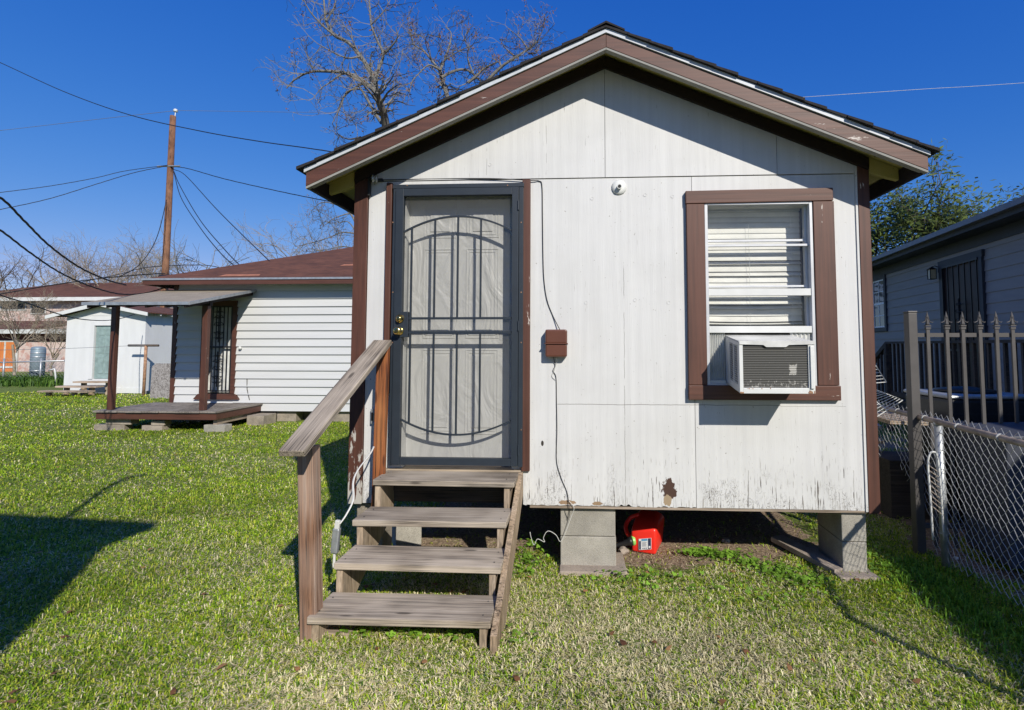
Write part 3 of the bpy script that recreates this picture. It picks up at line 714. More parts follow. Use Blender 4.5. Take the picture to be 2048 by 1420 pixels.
# side board left of stairs (bare rotten patch)
# ---- wall fittings
fit = lambda o: o
p = aty(1238, 376, 0)
lamp = thing('lamp_base', 'round white lamp base with empty socket on the wall right of the door', 'wall lamp', (p.x, -.012, p.z))
MB().lathe([(.056,0),(.056,.006),(.05,.016),(.03,.02),(.02,.02)], (p.x,-.012,p.z), (0,-1,0), 28).build('base_plate', M['white'], lamp, 0, True)
MB().lathe([(.018,.018),(.018,.05),(.014,.05)], (p.x,-.012,p.z), (0,-1,-.1), 16).build('socket', M['white'], lamp)
MB().lathe([(.0125,.0505),(.012,.052)], (p.x,-.012,p.z), (0,-1,-.1), 16).build('socket_hole', M['black'], lamp)
p0, p1 = aty(1091, 714, -.06), aty(1134, 659, -.06)
bx = thing('junction_box', 'small brown metal wiring box fixed to the white wall between door and window', 'electrical box', ((p0.x+p1.x)/2, -.012, p0.z))
MB().box(p0.x, p1.x, -.085, -.013, p0.z, (p0.z+p1.z)/2-.003).build('box', M['box_brown'], bx, .012)
MB().box(p0.x-.001, p1.x+.001, -.088, -.013, (p0.z+p1.z)/2-.004, p1.z).build('lid', M['box_brown'], bx, .012)
MB().box(p0.x-.006, p1.x+.006, -.094, -.013, (p0.z+p1.z)/2-.006, (p0.z+p1.z)/2+.002).build('rim', M['box_brown'], bx, .001)
def fw(pts, r, name, label, m, Y=-.018, cat='cable', n=6):
    q = [aty(a, b_, Y if len(t) == 0 else t[0]) for a, b_, *t in pts]
    return tag(MB().tube(spline(q, n), r, 6).build(name, m, None, 0, True), label, cat)
fw([(752,360,-.03),(860,358),(980,357,-.026),(1060,361,-.026),(1078,362),(1084,372),(1085,430),(1086,510),(1088,560),(1094,600),(1106,632),(1120,660,-.04)], .0035, 'wall_cable', 'thin black cable running along the wall seam and down to the brown box', M['cable'])
fw([(1106,712,-.05),(1110,730),(1106,742),(1112,755),(1113,800),(1114,860),(1113,920),(1122,955),(1134,985),(1138,1015,-.03),(1134,1040,.03),(1124,1075,.06)], .0026, 'wall_cable', 'thin black wire hanging from the brown box down to the block pier', M['cable'])
fw([(1112,714,-.05),(1113,726),(1109,740),(1104,752),(1111,760)], .002, 'wire_loop', 'short pale wire twisted below the brown box', M['cord'])
fw([(1136,1000,-.02),(1148,1015,-.03),(1142,1035,-.01),(1128,1072,0),(1120,1083,0),(1112,1070,0),(1096,1062,0),(1087,1075,0),(1089,1084,0),(1075,1078,0),(1068,1090,0),(1062,1074,0),(1060,1064,0)], .0022, 'loose_wire', 'thin white wire curling on the ground beside the middle block pier', M['cord'], 0)
# insulator + small clamp at eave
p = aty(752, 358, -.06)
ins = thing('cable_insulator', 'small grey cable clamp under the eave at the left corner', 'insulator', (p.x, -.02, p.z))
MB().lathe([(.01,0),(.028,.005),(.03,.012),(.018,.018),(.018,.028),(.03,.034),(.028,.042),(.01,.046)], (p.x-.03,-.07,p.z), (1,.2,0), 16).build('spool', M['galv'], ins, 0, True)
MB().box(p.x-.055, p.x+.045, -.05, -.021, p.z-.008, p.z+.008).build('bracket', M['steel_dark'], ins)
MB().box(aty(738,358,-.03).x, aty(742,358,-.03).x, -.05, -.021, p.z-.12, p.z+.02).build('bracket', M['steel_dark'], ins)
# outlet on left panel
p = aty(747, 832, -.02)
ot = thing('wall_outlet', 'small grey outlet on the white wall left of the door steps', 'outlet', (p.x, -.013, p.z))
MB().box(p.x-.014, p.x+.014, -.045, -.013, p.z-.055, p.z+.055).build('cover', M['galv'], ot, .004)
MB().box(p.x-.008, p.x+.008, -.05, -.0455, p.z-.03, p.z+.03).build('socket', M['blackplastic'], ot, .002)
# nail plugs: shallow raised rings in the plywood
b = MB()
for (a, c_) in ((1184,397),(1172,605),(1337,605),(1290,390),(1345,393),(980,330),(1270,600)):
    q = aty(a, c_, -.012); Y0 = -.0205 if c_ < 357 else -.0125
    b.lathe([(.012,0),(.012,.0025),(.008,.0012),(.002,.001)], (q.x, Y0, q.z), (0,-1,0), 14)
b.build('nail_plug', M['wall'], house)

# ---- window
WN = thing('window', None, None, (0,0,0)); WN.parent = house; WN.location = Vector(((wx0+wx1)/2, 0, wz0))-Vector(house.location)
ox0, ox1 = aty(1373, 600, 0).x, aty(1668, 600, 0).x; oz1, oz0 = aty(1520, 385, 0).z, aty(1520, 799, 0).z
ti = aty(1520, 409, 0).z; bi = aty(1520, 770, 0).z
board('casing', (ox0-.004,-.032,(oz1+ti)/2+.004), (ox1-.005,-.032,(oz1+ti)/2+.012), oz1-ti+.005, .036, M['brown_x'], WN, (0,0,1))
board('casing', (ox0-.002,-.034,(oz0+bi)/2), (ox1+.006,-.034,(oz0+bi)/2), bi-oz0, .038, M['brown_x'], WN, (0,0,1))
cx0 = aty(1411,600,-.02).x-.002; cx1 = aty(1628,600,-.02).x+.002
board('casing', ((ox0+cx0)/2,-.030,bi+.002), ((ox0+cx0)/2,-.030,ti-.001), cx0-ox0, .034, M['brown_x'], WN, (1,0,0))
board('casing', ((ox1+cx1)/2,-.030,bi+.002), ((ox1+cx1)/2,-.030,ti+.006), ox1-cx1, .034, M['brown_x'], WN, (1,0,0))
fx0, fx1, fz0, fz1 = aty(1411,600,-.02).x, aty(1628,600,-.02).x, aty(1520,772,-.02).z, aty(1520,405,-.02).z
b = MB()
for (a0,a1,y0,y1,c0,c1) in ((fx0,fx0+.022,-.036,.10,fz0,fz1),(fx1-.022,fx1,-.036,.10,fz0,fz1),(fx0+.022,fx1-.022,-.036,.10,fz1-.018,fz1),(fx0+.022,fx1-.022,-.036,.10,fz0,fz0+.02)): b.box(a0,a1,y0,y1,c0,c1)
b.build('frame', M['alu'], WN, .002)
def zf(y, Y=0): return aty(1520, y, Y).z
sx0, sx1 = fx0+.023, fx1-.023
def sash(name, y, ya, yb, h, m='alu'): MB().box(sx0, sx1, ya, yb, zf(y)-h/2, zf(y)+h/2).build(name, M[m], WN, .0015)
sash('sash_rail', 480, .02, .045, .016); sash('sash_rail', 491, -.012, .014, .016); sash('sash_rail', 572, .02, .045, .014)
sash('meeting_rail', 585, -.03, .014, .050, 'white'); sash('bottom_rail', 659, -.03, .012, .048, 'white')
for x in (sx1-.016,):
    MB().box(x, sx1, .015, .045, zf(664), fz1-.02).build('sash_stile', M['alu'], WN, .001)
MB().box(sx0, sx0+.008, .015, .045, zf(664), fz1-.02).build('sash_stile', M['alu'], WN, .001)
b = MB(); b.add([(sx0,.03,zf(655)),(sx1,.03,zf(655)),(sx1,.03,fz1-.02),(sx0,.03,fz1-.02)], [(0,1,2,3)]); b.build('pane', M['glass'], WN)
# blinds: individual curved slats
BL = thing('window_blind', 'cream horizontal slat blind hanging crookedly inside the front window', 'blind', ((wx0+wx1)/2, .15, zf(655)))
zt_, zb2 = fz1-.02, zf(650)
bx0, bx1 = sx0-.03, sx1+.0
MB().box(bx0, bx1, .13, .17, zt_-.005, zt_+.03).build('headrail', M['blind'], BL)
nsl = 21; rr = random.Random(12)
for i in range(nsl):
    f = (i+.5)/nsl; z = zt_-(zt_-zb2)*f; sag = .0+.018*max(0, f-.45)*rr.uniform(.6, 1.3); ang = R(77)+rr.uniform(-.10, .08)
    gap = 0
    if i in (9, 11, 17): ang = R(38+rr.uniform(-8, 8))
    if f > .93: ang = R(15)
    b = MB(); n = 14; hw = .027
    for k in range(n):
        u0, u1 = k/n, (k+1)/n
        for (ua) in ((u0, u1),):
            P4 = []
            for u in ua:
                x = bx0+(bx1-bx0)*u; s = -sag*4*u*(1-u)*(1 if i % 2 else .6)
                for q, cu in ((-1,0),(0,.004),(1,0)):
                    P4.append((x, .15+math.cos(ang)*hw*q-cu*math.sin(ang), z+s+math.sin(ang)*hw*q+cu*math.cos(ang)))
            b.add(P4, [(0,1,4,3),(1,2,5,4)])
    b.build('slat', M['blind'], BL, 0, True)
for px_ in (1497, 1582):
    q = aty(px_, 500, .12); MB().tube([(q.x,.118,zt_),(q.x+.004,.118,(zt_+zb2)/2),(q.x,.118,zb2)], .0012, 4).build('cord', M['cord'], BL)
# side curtains (accordion panels) beside the air conditioner
def accordion(x0, x1, z0, z1, y, n, name):
    b = MB(); 
    for k in range(n):
        xa, xb, xm = x0+(x1-x0)*k/n, x0+(x1-x0)*(k+1)/n, x0+(x1-x0)*(k+.5)/n
        b.add([(xa,y,z0),(xm,y-.012,z0),(xb,y,z0),(xa,y,z1),(xm,y-.012,z1),(xb,y,z1)], [(0,1,4,3),(1,2,5,4)])
    return b.build(name, M['white_dirty'], ac)
acx0, acx1 = aty(1455,700,0).x-.006, aty(1606,700,0).x+.012
PF = .36
q0 = aty(1480, 787, -PF); q1 = aty(1630, 684, -PF); ax0, ax1, az0, az1 = q0.x, aty(1630,740,-PF).x, q0.z, aty(1550, 684, -PF).z
ac = thing('window_air_conditioner', 'boxy white window air conditioner with grey rear fins sticking out of the front window', 'air conditioner', ((ax0+ax1)/2, -.1, az0))
az1t = az1+.005
BK = .05
MB().box(ax0+.004, ax1-.004, -PF+.02, BK, az1t-.008, az1t).build('top_panel', M['white_dirty'], ac, .002)
MB().box(ax0+.004, ax1-.004, -PF+.02, BK, az0, az0+.012).build('bottom_panel', M['white_dirty'], ac, .002)
MB().box(ax1-.012, ax1-.002, -PF+.021, BK, az0+.0125, az1t-.0085).build('side_panel', M['white'], ac)
b = MB()                                              # louvred left side
x = ax0+.002
ys0, ys1 = -PF+.05, -.12
b.box(x, x+.008, -PF+.02, ys0, az0+.013, az1t-.009); b.box(x, x+.008, ys1, BK, az0+.013, az1t-.009)
b.box(x, x+.008, ys0, ys1, az0+.013, az0+.05); b.box(x, x+.008, ys0, ys1, az1t-.035, az1t-.009); b.box(x, x+.009, (ys0+ys1)/2-.008, (ys0+ys1)/2+.008, az0+.05, az1t-.035)
nl = 17
for k in range(nl):
    z = az0+.05+(az1t-.035-az0-.05)*(k+.5)/nl; b.box(x+.0005, x+.007, ys0, ys1, z-.002, z+.002)
b.build('side_panel', M['white'], ac)
MB().box(ax0+.03, ax1-.02, -PF+.06, BK-.01, az0+.02, az1t-.02).build('inner_casing', M['black'], ac)
# rear coil
cz0, cz1 = az0+.042, az1t-.03
cxa, cxb = ax0+.028, ax1-.045
b = MB(); nf = 25
for k in range(nf):
    z = cz0+(cz1-cz0)*k/(nf-1); b.tube([(cxa,-PF+.012,z),(cxb,-PF+.012,z)], .0045, 5)
def coilmat():
    m, nt, bs = newmat('condenser_fins'); n = noise(nt, coords(nt, (60,60,30), True), 1, 4, .7)
    sp = nt.nodes.new('ShaderNodeSeparateXYZ'); nt.links.new(nt.nodes.new('ShaderNodeNewGeometry').outputs['Position'], sp.inputs[0])
    lo = N(nt, 'ShaderNodeMapRange'); lo.inputs[1].default_value = cz0+.09; lo.inputs[2].default_value = cz0+.02; nt.links.new(sp.outputs[2], lo.inputs[0])
    k = ramp(nt, math_(nt, 'ADD', n, math_(nt, 'MULTIPLY', lo.outputs[0], .15)), [(.67, 0), (.74, .7)])
    # the scraped patch of fins, upper right
    px_, pz_ = cxa+(cxb-cxa)*.78, cz0+(cz1-cz0)*.42
    dx = math_(nt, 'ABSOLUTE', math_(nt, 'DIVIDE', math_(nt, 'SUBTRACT', sp.outputs[0], px_), .024)); dz = math_(nt, 'ABSOLUTE', math_(nt, 'DIVIDE', math_(nt, 'SUBTRACT', sp.outputs[2], pz_), .034))
    d = math_(nt, 'ADD', math_(nt, 'MAXIMUM', dx, dz), math_(nt, 'MULTIPLY', math_(nt, 'SUBTRACT', n, .5), 1.6))
    k = math_(nt, 'MAXIMUM', k, ramp(nt, d, [(.9, .9), (1.0, 0)]))
    c = mix(nt, k, (.075,.074,.066), (.45,.44,.4)); nt.links.new(c, bs.inputs['Base Color']); bs.inputs['Roughness'].default_value = .6; return m
MC_ = coilmat()
b.build('coil_fins', MC_, ac)
MB().box(cxa-.003, cxb+.003, -PF+.013, -PF+.05, cz0-.004, cz1+.004).build('coil', MC_, ac)
MB().box(ax0, cxa-.004, -PF, -PF+.02, az0+.001, az1t-.001).build('corner_post', M['white'], ac, .002); MB().box(cxb+.004, ax1, -PF, -PF+.02, az0+.001, az1t-.001).build('corner_post', M['white'], ac, .002)
MB().box(cxb+.014, ax1-.008, -PF-.012, -PF-.0005, az0+.035, az1t-.03).build('side_channel', M['white'], ac, .002)
MB().box(cxa-.004, cxb+.004, -PF+.0, -PF+.02, az0+.0, cz0-.006).build('bottom_rim', M['white'], ac, .002)
# lip with the handle dip
b = MB(); zt2 = az1t+.003; zl = az1t-.024; u = lambda t: ax0+(ax1-ax0)*t
b.prism([(u(0),zt2),(u(1.01),zt2),(u(1.01),zl+.004),(u(.66),zl),(u(.62),zl-.014),(u(.36),zl-.014),(u(.32),zl),(u(0),zl+.004)], -PF-.006, -PF+.001)
b.build('top_lip', M['white_dirty'], ac, .001)
b = MB()
for t, w_, h in ((.14,.035,.006),(.50,.10,.004),(.93,.03,.008),(.80,.02,.004)):
    pass
b = MB(); rr = random.Random(9)
for k in range(26):
    t = rr.choice([rr.gauss(.03,.012), rr.gauss(.94,.03), rr.uniform(.05,.95)]); xx = min(max(u(t), ax0+.004), ax1-.006); hh = rr.uniform(.002,.010)*(2 if t > .9 else 1)
    zc = az0+rr.uniform(.001, .004)+(.028 if (.1 < t < .9) else 0); ww = rr.uniform(.003,.012)
    b.box(xx-ww/2, xx+ww/2, -PF-.0012-rr.uniform(0, .0004), -PF+.0005, zc, zc+hh)
b.build('rust_stain', M['rust'], ac)
for ch in ac.children:                                # the unit leans outwards a little
    for v in ch.data.vertices: v.co.z += (v.co.y+ac.location.y+PF)*.13
accordion(sx0, ax0+.0, fz0+.02, zf(664), -.004, 9, 'side_curtain')
accordion(ax1-.02, sx1+.0, az1-.02, zf(664), -.004, 5, 'side_curtain')
MB().box(sx0, sx1, .0, .03, fz0+.0205, fz0+.026).build('mounting_sill', M['galv'], ac)
MB().box(sx0, ax0-.002, -.03, -.012, fz0+.021, fz0+.04).build('mounting_rail', M['white_dirty'], ac)

# ------------------------------------------------------------------ stairs
def F(px, py, D): return atd(px, py, D)
XL, XR = -1.462, -.492
DS = [3.59, 3.315, 3.045, 2.775]
ZS = [aty(900, y, CAM.y+d).z for y, d in zip((962, 1043, 1132, 1241.5), DS)]
print('treads', ZS, XL, XR, aty(745,962,CAM.y+3.59).x, aty(1029,962,CAM.y+3.59).x, aty(613,1241,CAM.y+2.775).x, aty(980,1241,CAM.y+2.775).x)
steps = thing('porch_steps', 'open grey weathered wooden steps with one slanted handrail leading to the dark security door', 'steps', ((XL+XR)/2, -.5, 0))
for i, (d, z) in enumerate(zip(DS, ZS)):
    y0 = CAM.y+d; dep = .285
    xa = aty((745,704,667,613)[i], (962,1043,1132,1241)[i], y0).x; xb_ = aty((1028.6,1012.5,1001,980.7)[i], (962,1043,1132,1241)[i], y0).x
    ti_ = .002*((-1)**i)
    board('tread', (xa, y0+dep/2, z-.019+ti_), (xb_, y0+dep/2, z-.019-ti_), dep, .038, M['grey_wood'], steps, (0,1,0), .005)
def stringer(x0, x1, name='stringer', m='pale_wood_v', out=False):
    pts = []
    yb = -.02
    y4 = CAM.y+DS[3]+.02
    pts.append((y4, 0.0))
    for i in (3, 2, 1, 0):
        y = CAM.y+DS[i]+.022; pts.append((y, ZS[i]-.040)); 
        yn = CAM.y+DS[i-1]+.022 if i > 0 else yb; pts.append((yn, ZS[i]-.040))
    pts += [(yb, ZS[0]-.30), (y4+.24, 0.0)]
    return MB().prism(pts, x0, x1, 'x').build(name, M[m], steps, .003)
stringer(XL+.012, XL+.05); stringer(XR-.062, XR-.024)
# sloping plank outside the right stringer
b = MB(); yA = CAM.y+DS[3]-.0
b.prism([(yA-.02,0),(yA+.18,0),(-.02,ZS[0]-.16),(-.02,ZS[0]-.005),(-.06,ZS[0]-.0),(yA-.02,ZS[3]-.06)], XR+.002, XR+.038, 'x')
b.build('side_plank', M['pale_wood_v'], steps, .003)
# back riser board against the house
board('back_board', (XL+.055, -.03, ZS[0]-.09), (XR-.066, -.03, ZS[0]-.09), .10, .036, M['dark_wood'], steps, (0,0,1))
b = MB()
for i, (d, z) in enumerate(zip(DS, ZS)):              # nail heads
    for xx in (XL+.035, XR-.05):
        for yy in (.06, .21): b.lathe([(.005,0),(.004,.0015)], (xx+.006*((i*7+int(yy*100)) % 3), CAM.y+d+yy, z+.0022), (0,0,1), 8)
b.build('nails', M['steel_dark'], steps)
# rail posts
pb = Vector((-1.452, CAM.y+2.84, 0)); pt = Vector((-1.525, CAM.y+2.86, 1.075))
board('post', pb+Vector((-.012,0,0)), pt+Vector((-.0,0,0)), .088, .086, M['post_wood'], steps, (1,0,0))
pu0 = Vector((aty(757,950,-.14).x, -.14, ZS[0]-.3)); pu1 = Vector((aty(767,700,-.14).x, -.14, aty(767,690,-.14).z))
board('post', pu0, pu1, .085, .04, M['orange_wood'], steps, (1,0,0))
ra = aty(765, 684, -.10); rb = aty(583, 908, CAM.y+2.62)
print('rail', ra, rb)
board('handrail', (ra.x, -.09, ra.z), rb, .135, .038, M['grey_wood'], steps, (1,0,0), .006)
board('lower_post_block', (XL+.0, CAM.y+2.9, .04), (XL+.19, CAM.y+2.9, .04), .08, .08, M['pale_wood'], steps, (0,1,0))

# ------------------------------------------------------------------ blocks and things under the house
def block(px, py, Y, wx, wy, h, z, rot, label, m='concrete', name='concrete_block', cat='concrete block', group=None, bev=.006):
    X = px
    o = MB().box(-wx/2, wx/2, -wy/2, wy/2, 0, h).build(name, M[m], None, bev); o.location = (X, Y, z); o.rotation_euler = (0,0,rot)
    tag(o, label, cat, group); return o
pm0, pm1 = aty(1121, 1070, .03).x, aty(1232, 1070, .03).x
pcx = (pm0+pm1)/2
hb = (zb-.012)/2
GB = 'blocks in the piers under the white house'
block(pcx, 0, .03+.1, pm1-pm0, .2, hb-.004, .0+.012, 0, 'lower concrete block of the middle pier under the white wall', group=GB)
block(pcx-.002, 0, .03+.1, pm1-pm0-.004, .2, hb-.006, .012+hb, 0, 'upper concrete block of the middle pier under the white wall', group=GB)
block(pcx+.03, 0, .10,   .48, .36, .045, -.014, .03, 'reddish concrete footing slab under the middle block pier', 'pad', 'footing_slab', 'slab')
pr0, pr1 = aty(1686, 1085, .02).x, aty(1732, 1085, .02).x
block((pr0+pr1)/2, 0, .02+.2, pr1-pr0+.01, .4, hb-.004, .012, 0, 'lower concrete block of the corner pier at the right end', group=GB)
block((pr0+pr1)/2, 0, .02+.2, pr1-pr0+.012, .4, hb-.006, .012+hb, 0, 'upper concrete block of the corner pier at the right end', group=GB)
block((pr0+pr1)/2-.03, 0, .2, .28, .56, .045, -.014, .06, 'concrete footing slab under the right corner pier', 'pad', 'footing_slab', 'slab')
o = board('timber_offcut', (pr0-.02, .02, .03), (pr0-.26, .60, .05), .12, .04, M['pad'], None, (1,0,0)); tag(o, 'flat brown plank lying against the left side of the corner pier', 'plank')
block(xl+.25, 0, .5, .2, .4, .2, 0, .5, 'grey concrete block standing askew behind the steps', group=GB)
block(xl+.14, 0, .14, .2, .2, zb-.02, 0.0, 0, 'concrete block pier under the left corner of the white house', 'concrete_old', group=GB)
p = atz(1368, 1060, .0)
block(p.x, 0, 2.3, .42, .2, .18, .10, .1, 'concrete block deep in the shade under the house behind the red can', 'concrete_old', group=GB)
# more piers deep under the house
for k, (X, Y) in enumerate(((-1.1, 3.0), (1.9, 3.0), (-1.1, 5.9), (.4, 5.9), (1.9, 5.9))):
    block(X, 0, Y, .4, .2, zb, 0, 0, ['dim pier at mid depth on the left under the house','dim pier at mid depth on the right under the house','rearmost left pier under the house','rearmost middle pier under the house','rearmost right pier under the house'][k], 'concrete_old', 'block_pier', 'pier')
# rocks, shell bits
def rock(px, py, r, label, m='pad', sq=.6, nm='stone'):
    p = atz(px, py, 0); bm = bmesh.new(); bmesh.ops.create_icosphere(bm, subdivisions=2, radius=r)
    rs = random.Random(int(px)); 
    for v in bm.verts: v.co *= rs.uniform(.75, 1.2); v.co.z *= sq
    me = bpy.data.meshes.new(nm); bm.to_mesh(me); bm.free(); me.materials.append(M[m]); o = bpy.data.objects.new(nm, me); C.objects.link(o); o.location = (p.x, p.y, r*sq*.6); o.rotation_euler = (0,0,rs.uniform(0,3))
    tag(o, label, 'stone'); return o
rock(1452, 1085, .035, 'pale shard of stone on the dirt under the house edge', 'concrete')
rock(1578, 1142, .05, 'flat pale chip in the clover in front of the right pier', 'concrete', .3)
rock(1246, 1105, .045, 'brownish stone between the middle pier and the red can')
rock(1068, 1128, .03, 'small brown stone in the grass left of the middle pier')

# ---- petrol can
pc = atz(1294, 1100, 0)
can = thing('fuel_can', 'red plastic fuel can with black spout lying beside the middle block pier', 'fuel can', (pc.x, pc.y+.14, 0))
ca = R(-20)
def CX(v): return Vector((pc.x+.0+math.cos(ca)*v.x-math.sin(ca)*v.y, pc.y+.06+math.sin(ca)*v.x+math.cos(ca)*v.y, v.z+.004))
b = MB(CX)
lower = [(-.075,-.15,0),(.095,-.15,0),(.095,.15,0),(-.095,.15,0)]
b.add([(-.08,-.145,.0),(.11,-.145,.0),(.1,.15,.0),(-.10,.15,.0),
       (-.085,-.15,.165),(.115,-.155,.20),(.125,.155,.215),(-.12,.155,.20),
       (-.075,-.07,.215),(.085,-.08,.235),(.07,.12,.262),(-.07,.12,.262)],
      [(3,2,1,0),(0,1,5,4),(1,2,6,5),(2,3,7,6),(3,0,4,7),(4,5,9,8),(5,6,10,9),(6,7,11,10),(7,4,8,11),(8,9,10,11)])
o = b.build('body', M['red'], can, 0)
bv = o.modifiers.new('b', 'BEVEL'); bv.width = .018; bv.segments = 4; o.data.shade_smooth()
b = MB(CX); b.tube(spline([(-.06,.02,.24),(-.13,.0,.21),(-.155,-.05,.15),(-.12,-.09,.105),(-.07,-.10,.10)], 6), .017, 10); b.build('handle', M['red'], can, 0, True)
b = MB(CX); b.lathe([(.036,0),(.038,.006),(.038,.02),(.032,.024)], (-.062,-.128,.085), (-.75,-.5,-.1), 20); b.build('collar', M['limeplastic'], can)
b = MB(CX); b.lathe([(.034,.02),(.034,.045),(.026,.05),(.022,.08),(.017,.085),(.015,.22),(.011,.24),(.010,.30)], (-.062,-.128,.085), (-.8,-.42,-.22), 18); b.build('spout', M['blackplastic'], can, 0, True)
b = MB(CX); b.box(-.135,-.105,-.172,-.160,.060,.068); b.build('spout_button', M['red'], can)
M['lab_white'] = plain('label_white', (.72,.74,.74), .5); M['lab_blue'] = plain('label_blue', (.12,.35,.55), .5); M['lab_dark'] = plain('label_navy', (.03,.04,.09), .5)
def LP(u, v, e): return (-.02+.10*u, -.1545-e-.002*u, .025+.022*u+.085*v)
def lq(b, u0, u1, v0, v1, e): b.add([LP(u0,v0,e), LP(u1,v0,e), LP(u1,v1,e), LP(u0,v1,e)], [(0,1,2,3)])
b = MB(CX); lq(b, 0,1,0,1,.002); lab = b.build('label', M['lab_white'], can)
b = MB(CX); lq(b, .03,.17,.04,.80,.003); b.build('label_band', M['lab_dark'], lab); b = MB(CX); lq(b,.74,.97,.04,.98,.003); b.build('label_band', M['lab_dark'], lab)
b = MB(CX); lq(b, .22,.70,.78,.98,.003); b.build('label_band', M['lab_blue'], lab)
b = MB(CX)
for k in range(5): lq(b, .27+.0*k, .62-.06*(k%2), .30+.08*k, .325+.08*k, .003)
for k in range(3): lq(b, .30+.13*k, .38+.13*k, .08, .16, .003)
b.build('label_line', M['lab_dark'] , lab)
b = MB(CX); lq(b,.79,.93,.12,.30,.004); b.build('label_line', M['lab_white'], lab)

# ---- extension cord with plug block
cp = [(748,845,-.06),(750,880,-.10),(742,905,-.2),(716,940,-.35),(706,965,-.42),(706,1000,-.5),(692,1030,-.56),(678,1050,-.6)]
cord = thing('extension_cord', 'white extension cord with grey plug block hanging beside the steps', 'cord', aty(748,845,-.06))
q = [aty(a,b_,c_) for a,b_,c_ in cp]
MB().tube(spline(q, 8), .0055, 8).build('cable', M['cord'], cord, 0, True)
q2 = [aty(a,b_,c_)+Vector((.006,-.004,.006)) for a,b_,c_ in cp]; MB().tube(spline(q2, 8), .004, 8).build('cable', M['cord'], cord, 0, True)
pa, pb_ = aty(674,1056,-.6), aty(669,1106,-.6)
board('plug_block', pa, pb_, .045, .035, M['galv'], cord, (1,0,0), .008)
pa, pb_ = aty(676,1040,-.6), aty(674,1058,-.6); board('plug', pa, pb_, .03, .025, M['white_dirty'], cord, (1,0,0), .006)
pa, pb_ = aty(669,1104,-.6), aty(668,1135,-.6); board('lead', pa, pb_, .016, .014, M['cord'], cord, (1,0,0), .005)

# ------------------------------------------------------------------ left house
LY = 7.1
h0 = aty(346, 700, LY).x; lzb = aty(600, 822, LY).z; lzt = aty(600, 566, LY).z; h1 = xl-.4+1.2
print('left house', h0, lzb, lzt)
lh = thing('house', 'long white lap sided house with brown hip roof behind the left lawn', 'house', ((h0+h1)/2, LY, 0))
def lap(b, x0, x1, z0, z1, ex, y=0, d=.038, mat=None):
    z = z0
    while z < z1-.01:
        zz = min(z+ex, z1); b.prism([(y, zz), (y-.004, zz), (y-d, z), (y-.004, z-.0)], x0, x1, 'x'); z = zz
# door opening in left wall
ldx0, ldx1 = aty(414, 700, LY).x, aty(466, 700, LY).x; ldz0, ldz1 = aty(440, 785, LY).z, aty(440, 612, LY).z
b = MB(); ex = .172
lap(b, h0+.09, ldx0-.06, lzb, lzt, ex, LY); lap(b, ldx1+.06, h1, lzb, lzt, ex, LY)
nz = lzb+ex*math.ceil((ldz1+.06-lzb)/ex); 
lap(b, ldx0-.06, ldx1+.06, nz, lzt, ex, LY); lap(b, ldx0-.06, ldx1+.06, lzb, ldz0-.10, ex*.8, LY)
b.build('siding', M['siding_white'], lh)
b = MB(); b.box(h0+.01, ldx0-.05, LY+.001, LY+.1, lzb, lzt); b.box(ldx1+.05, h1, LY+.001, LY+.1, lzb, lzt); b.box(ldx0-.05, ldx1+.05, LY+.001, LY+.1, ldz1+.02, lzt); b.box(ldx0-.05, ldx1+.05, LY+.001, LY+.1, lzb, ldz0-.03)
b.box(h0+.01, h0+.1, LY+.101, LY+7, lzb, lzt); b.box(h1-.1, h1, LY+.101, LY+7, lzb, lzt); b.box(h0, h1, LY+7, LY+7.1, lzb, lzt); b.build('wall', M['siding_white'], lh)
MB().box(h0-.01, h0+.085, LY-.035, LY+.03, lzb, lzt).build('corner_trim', M['brown_v'], lh)
# hip roof
e = .38; ez = lzt+.06; x0, x1, y0, y1 = h0-e-.05, h1+e, LY-e, LY+7+e; hd = (y1-y0)/2; pit = .40
b = MB(); b.add([(x0,y0,ez),(x1,y0,ez),(x1,y1,ez),(x0,y1,ez),(x0+hd,y0+hd,ez+hd*pit),(x1,y0+hd,ez+hd*pit)], [(0,1,5,4),(1,2,5),(2,3,4,5),(3,0,4),(3,2,1,0)])
b.build('roof', M['shingle_brown'], lh)
b = MB(); b.box(x0+.01, x1, y0-.012, y0+.02, ez-.125, ez-.012); b.box(x0+.01, x0+.03, y0+.021, y1, ez-.125, ez-.012); b.build('fascia', M['brown'], lh)
b = MB(); b.box(x0-.01, x1, y0-.03, y0-.0125, ez-.028, ez+.012); b.box(x0-.012, x0+.009, y0-.0, y1, ez-.025, ez+.012); b.build('drip_edge', M['galv'], lh)
b = MB(); b.box(x0+.031, x1, y0+.021, LY-.001, ez-.05, ez-.04); b.build('soffit', M['white_dirty'], lh)
# orange-ish bare shingle patches
b = MB()
for (a, c_, w_, hgt) in ((475,553,.9,.16),(700,532,.5,.14)):
    yy = y0+.55 if a < 500 else y0+1.1
    q = hit(a, c_, (0,y0,ez), (0,-pit,1)); sl = pit
    b.add([(q.x-w_/2, q.y, ez+(q.y-y0)*sl+.006),(q.x+w_/2, q.y+.04, ez+(q.y+.04-y0)*sl+.006),(q.x+w_/2*.9, q.y+hgt, ez+(q.y+hgt-y0)*sl+.006),(q.x-w_/2*.8, q.y+hgt, ez+(q.y+hgt-y0)*sl+.006)], [(0,1,2,3)])
M['shingle_worn'] = plain('worn_shingle', (.34,.14,.08), .95, 0, .3); b.build('worn_shingles', M['shingle_worn'], lh)
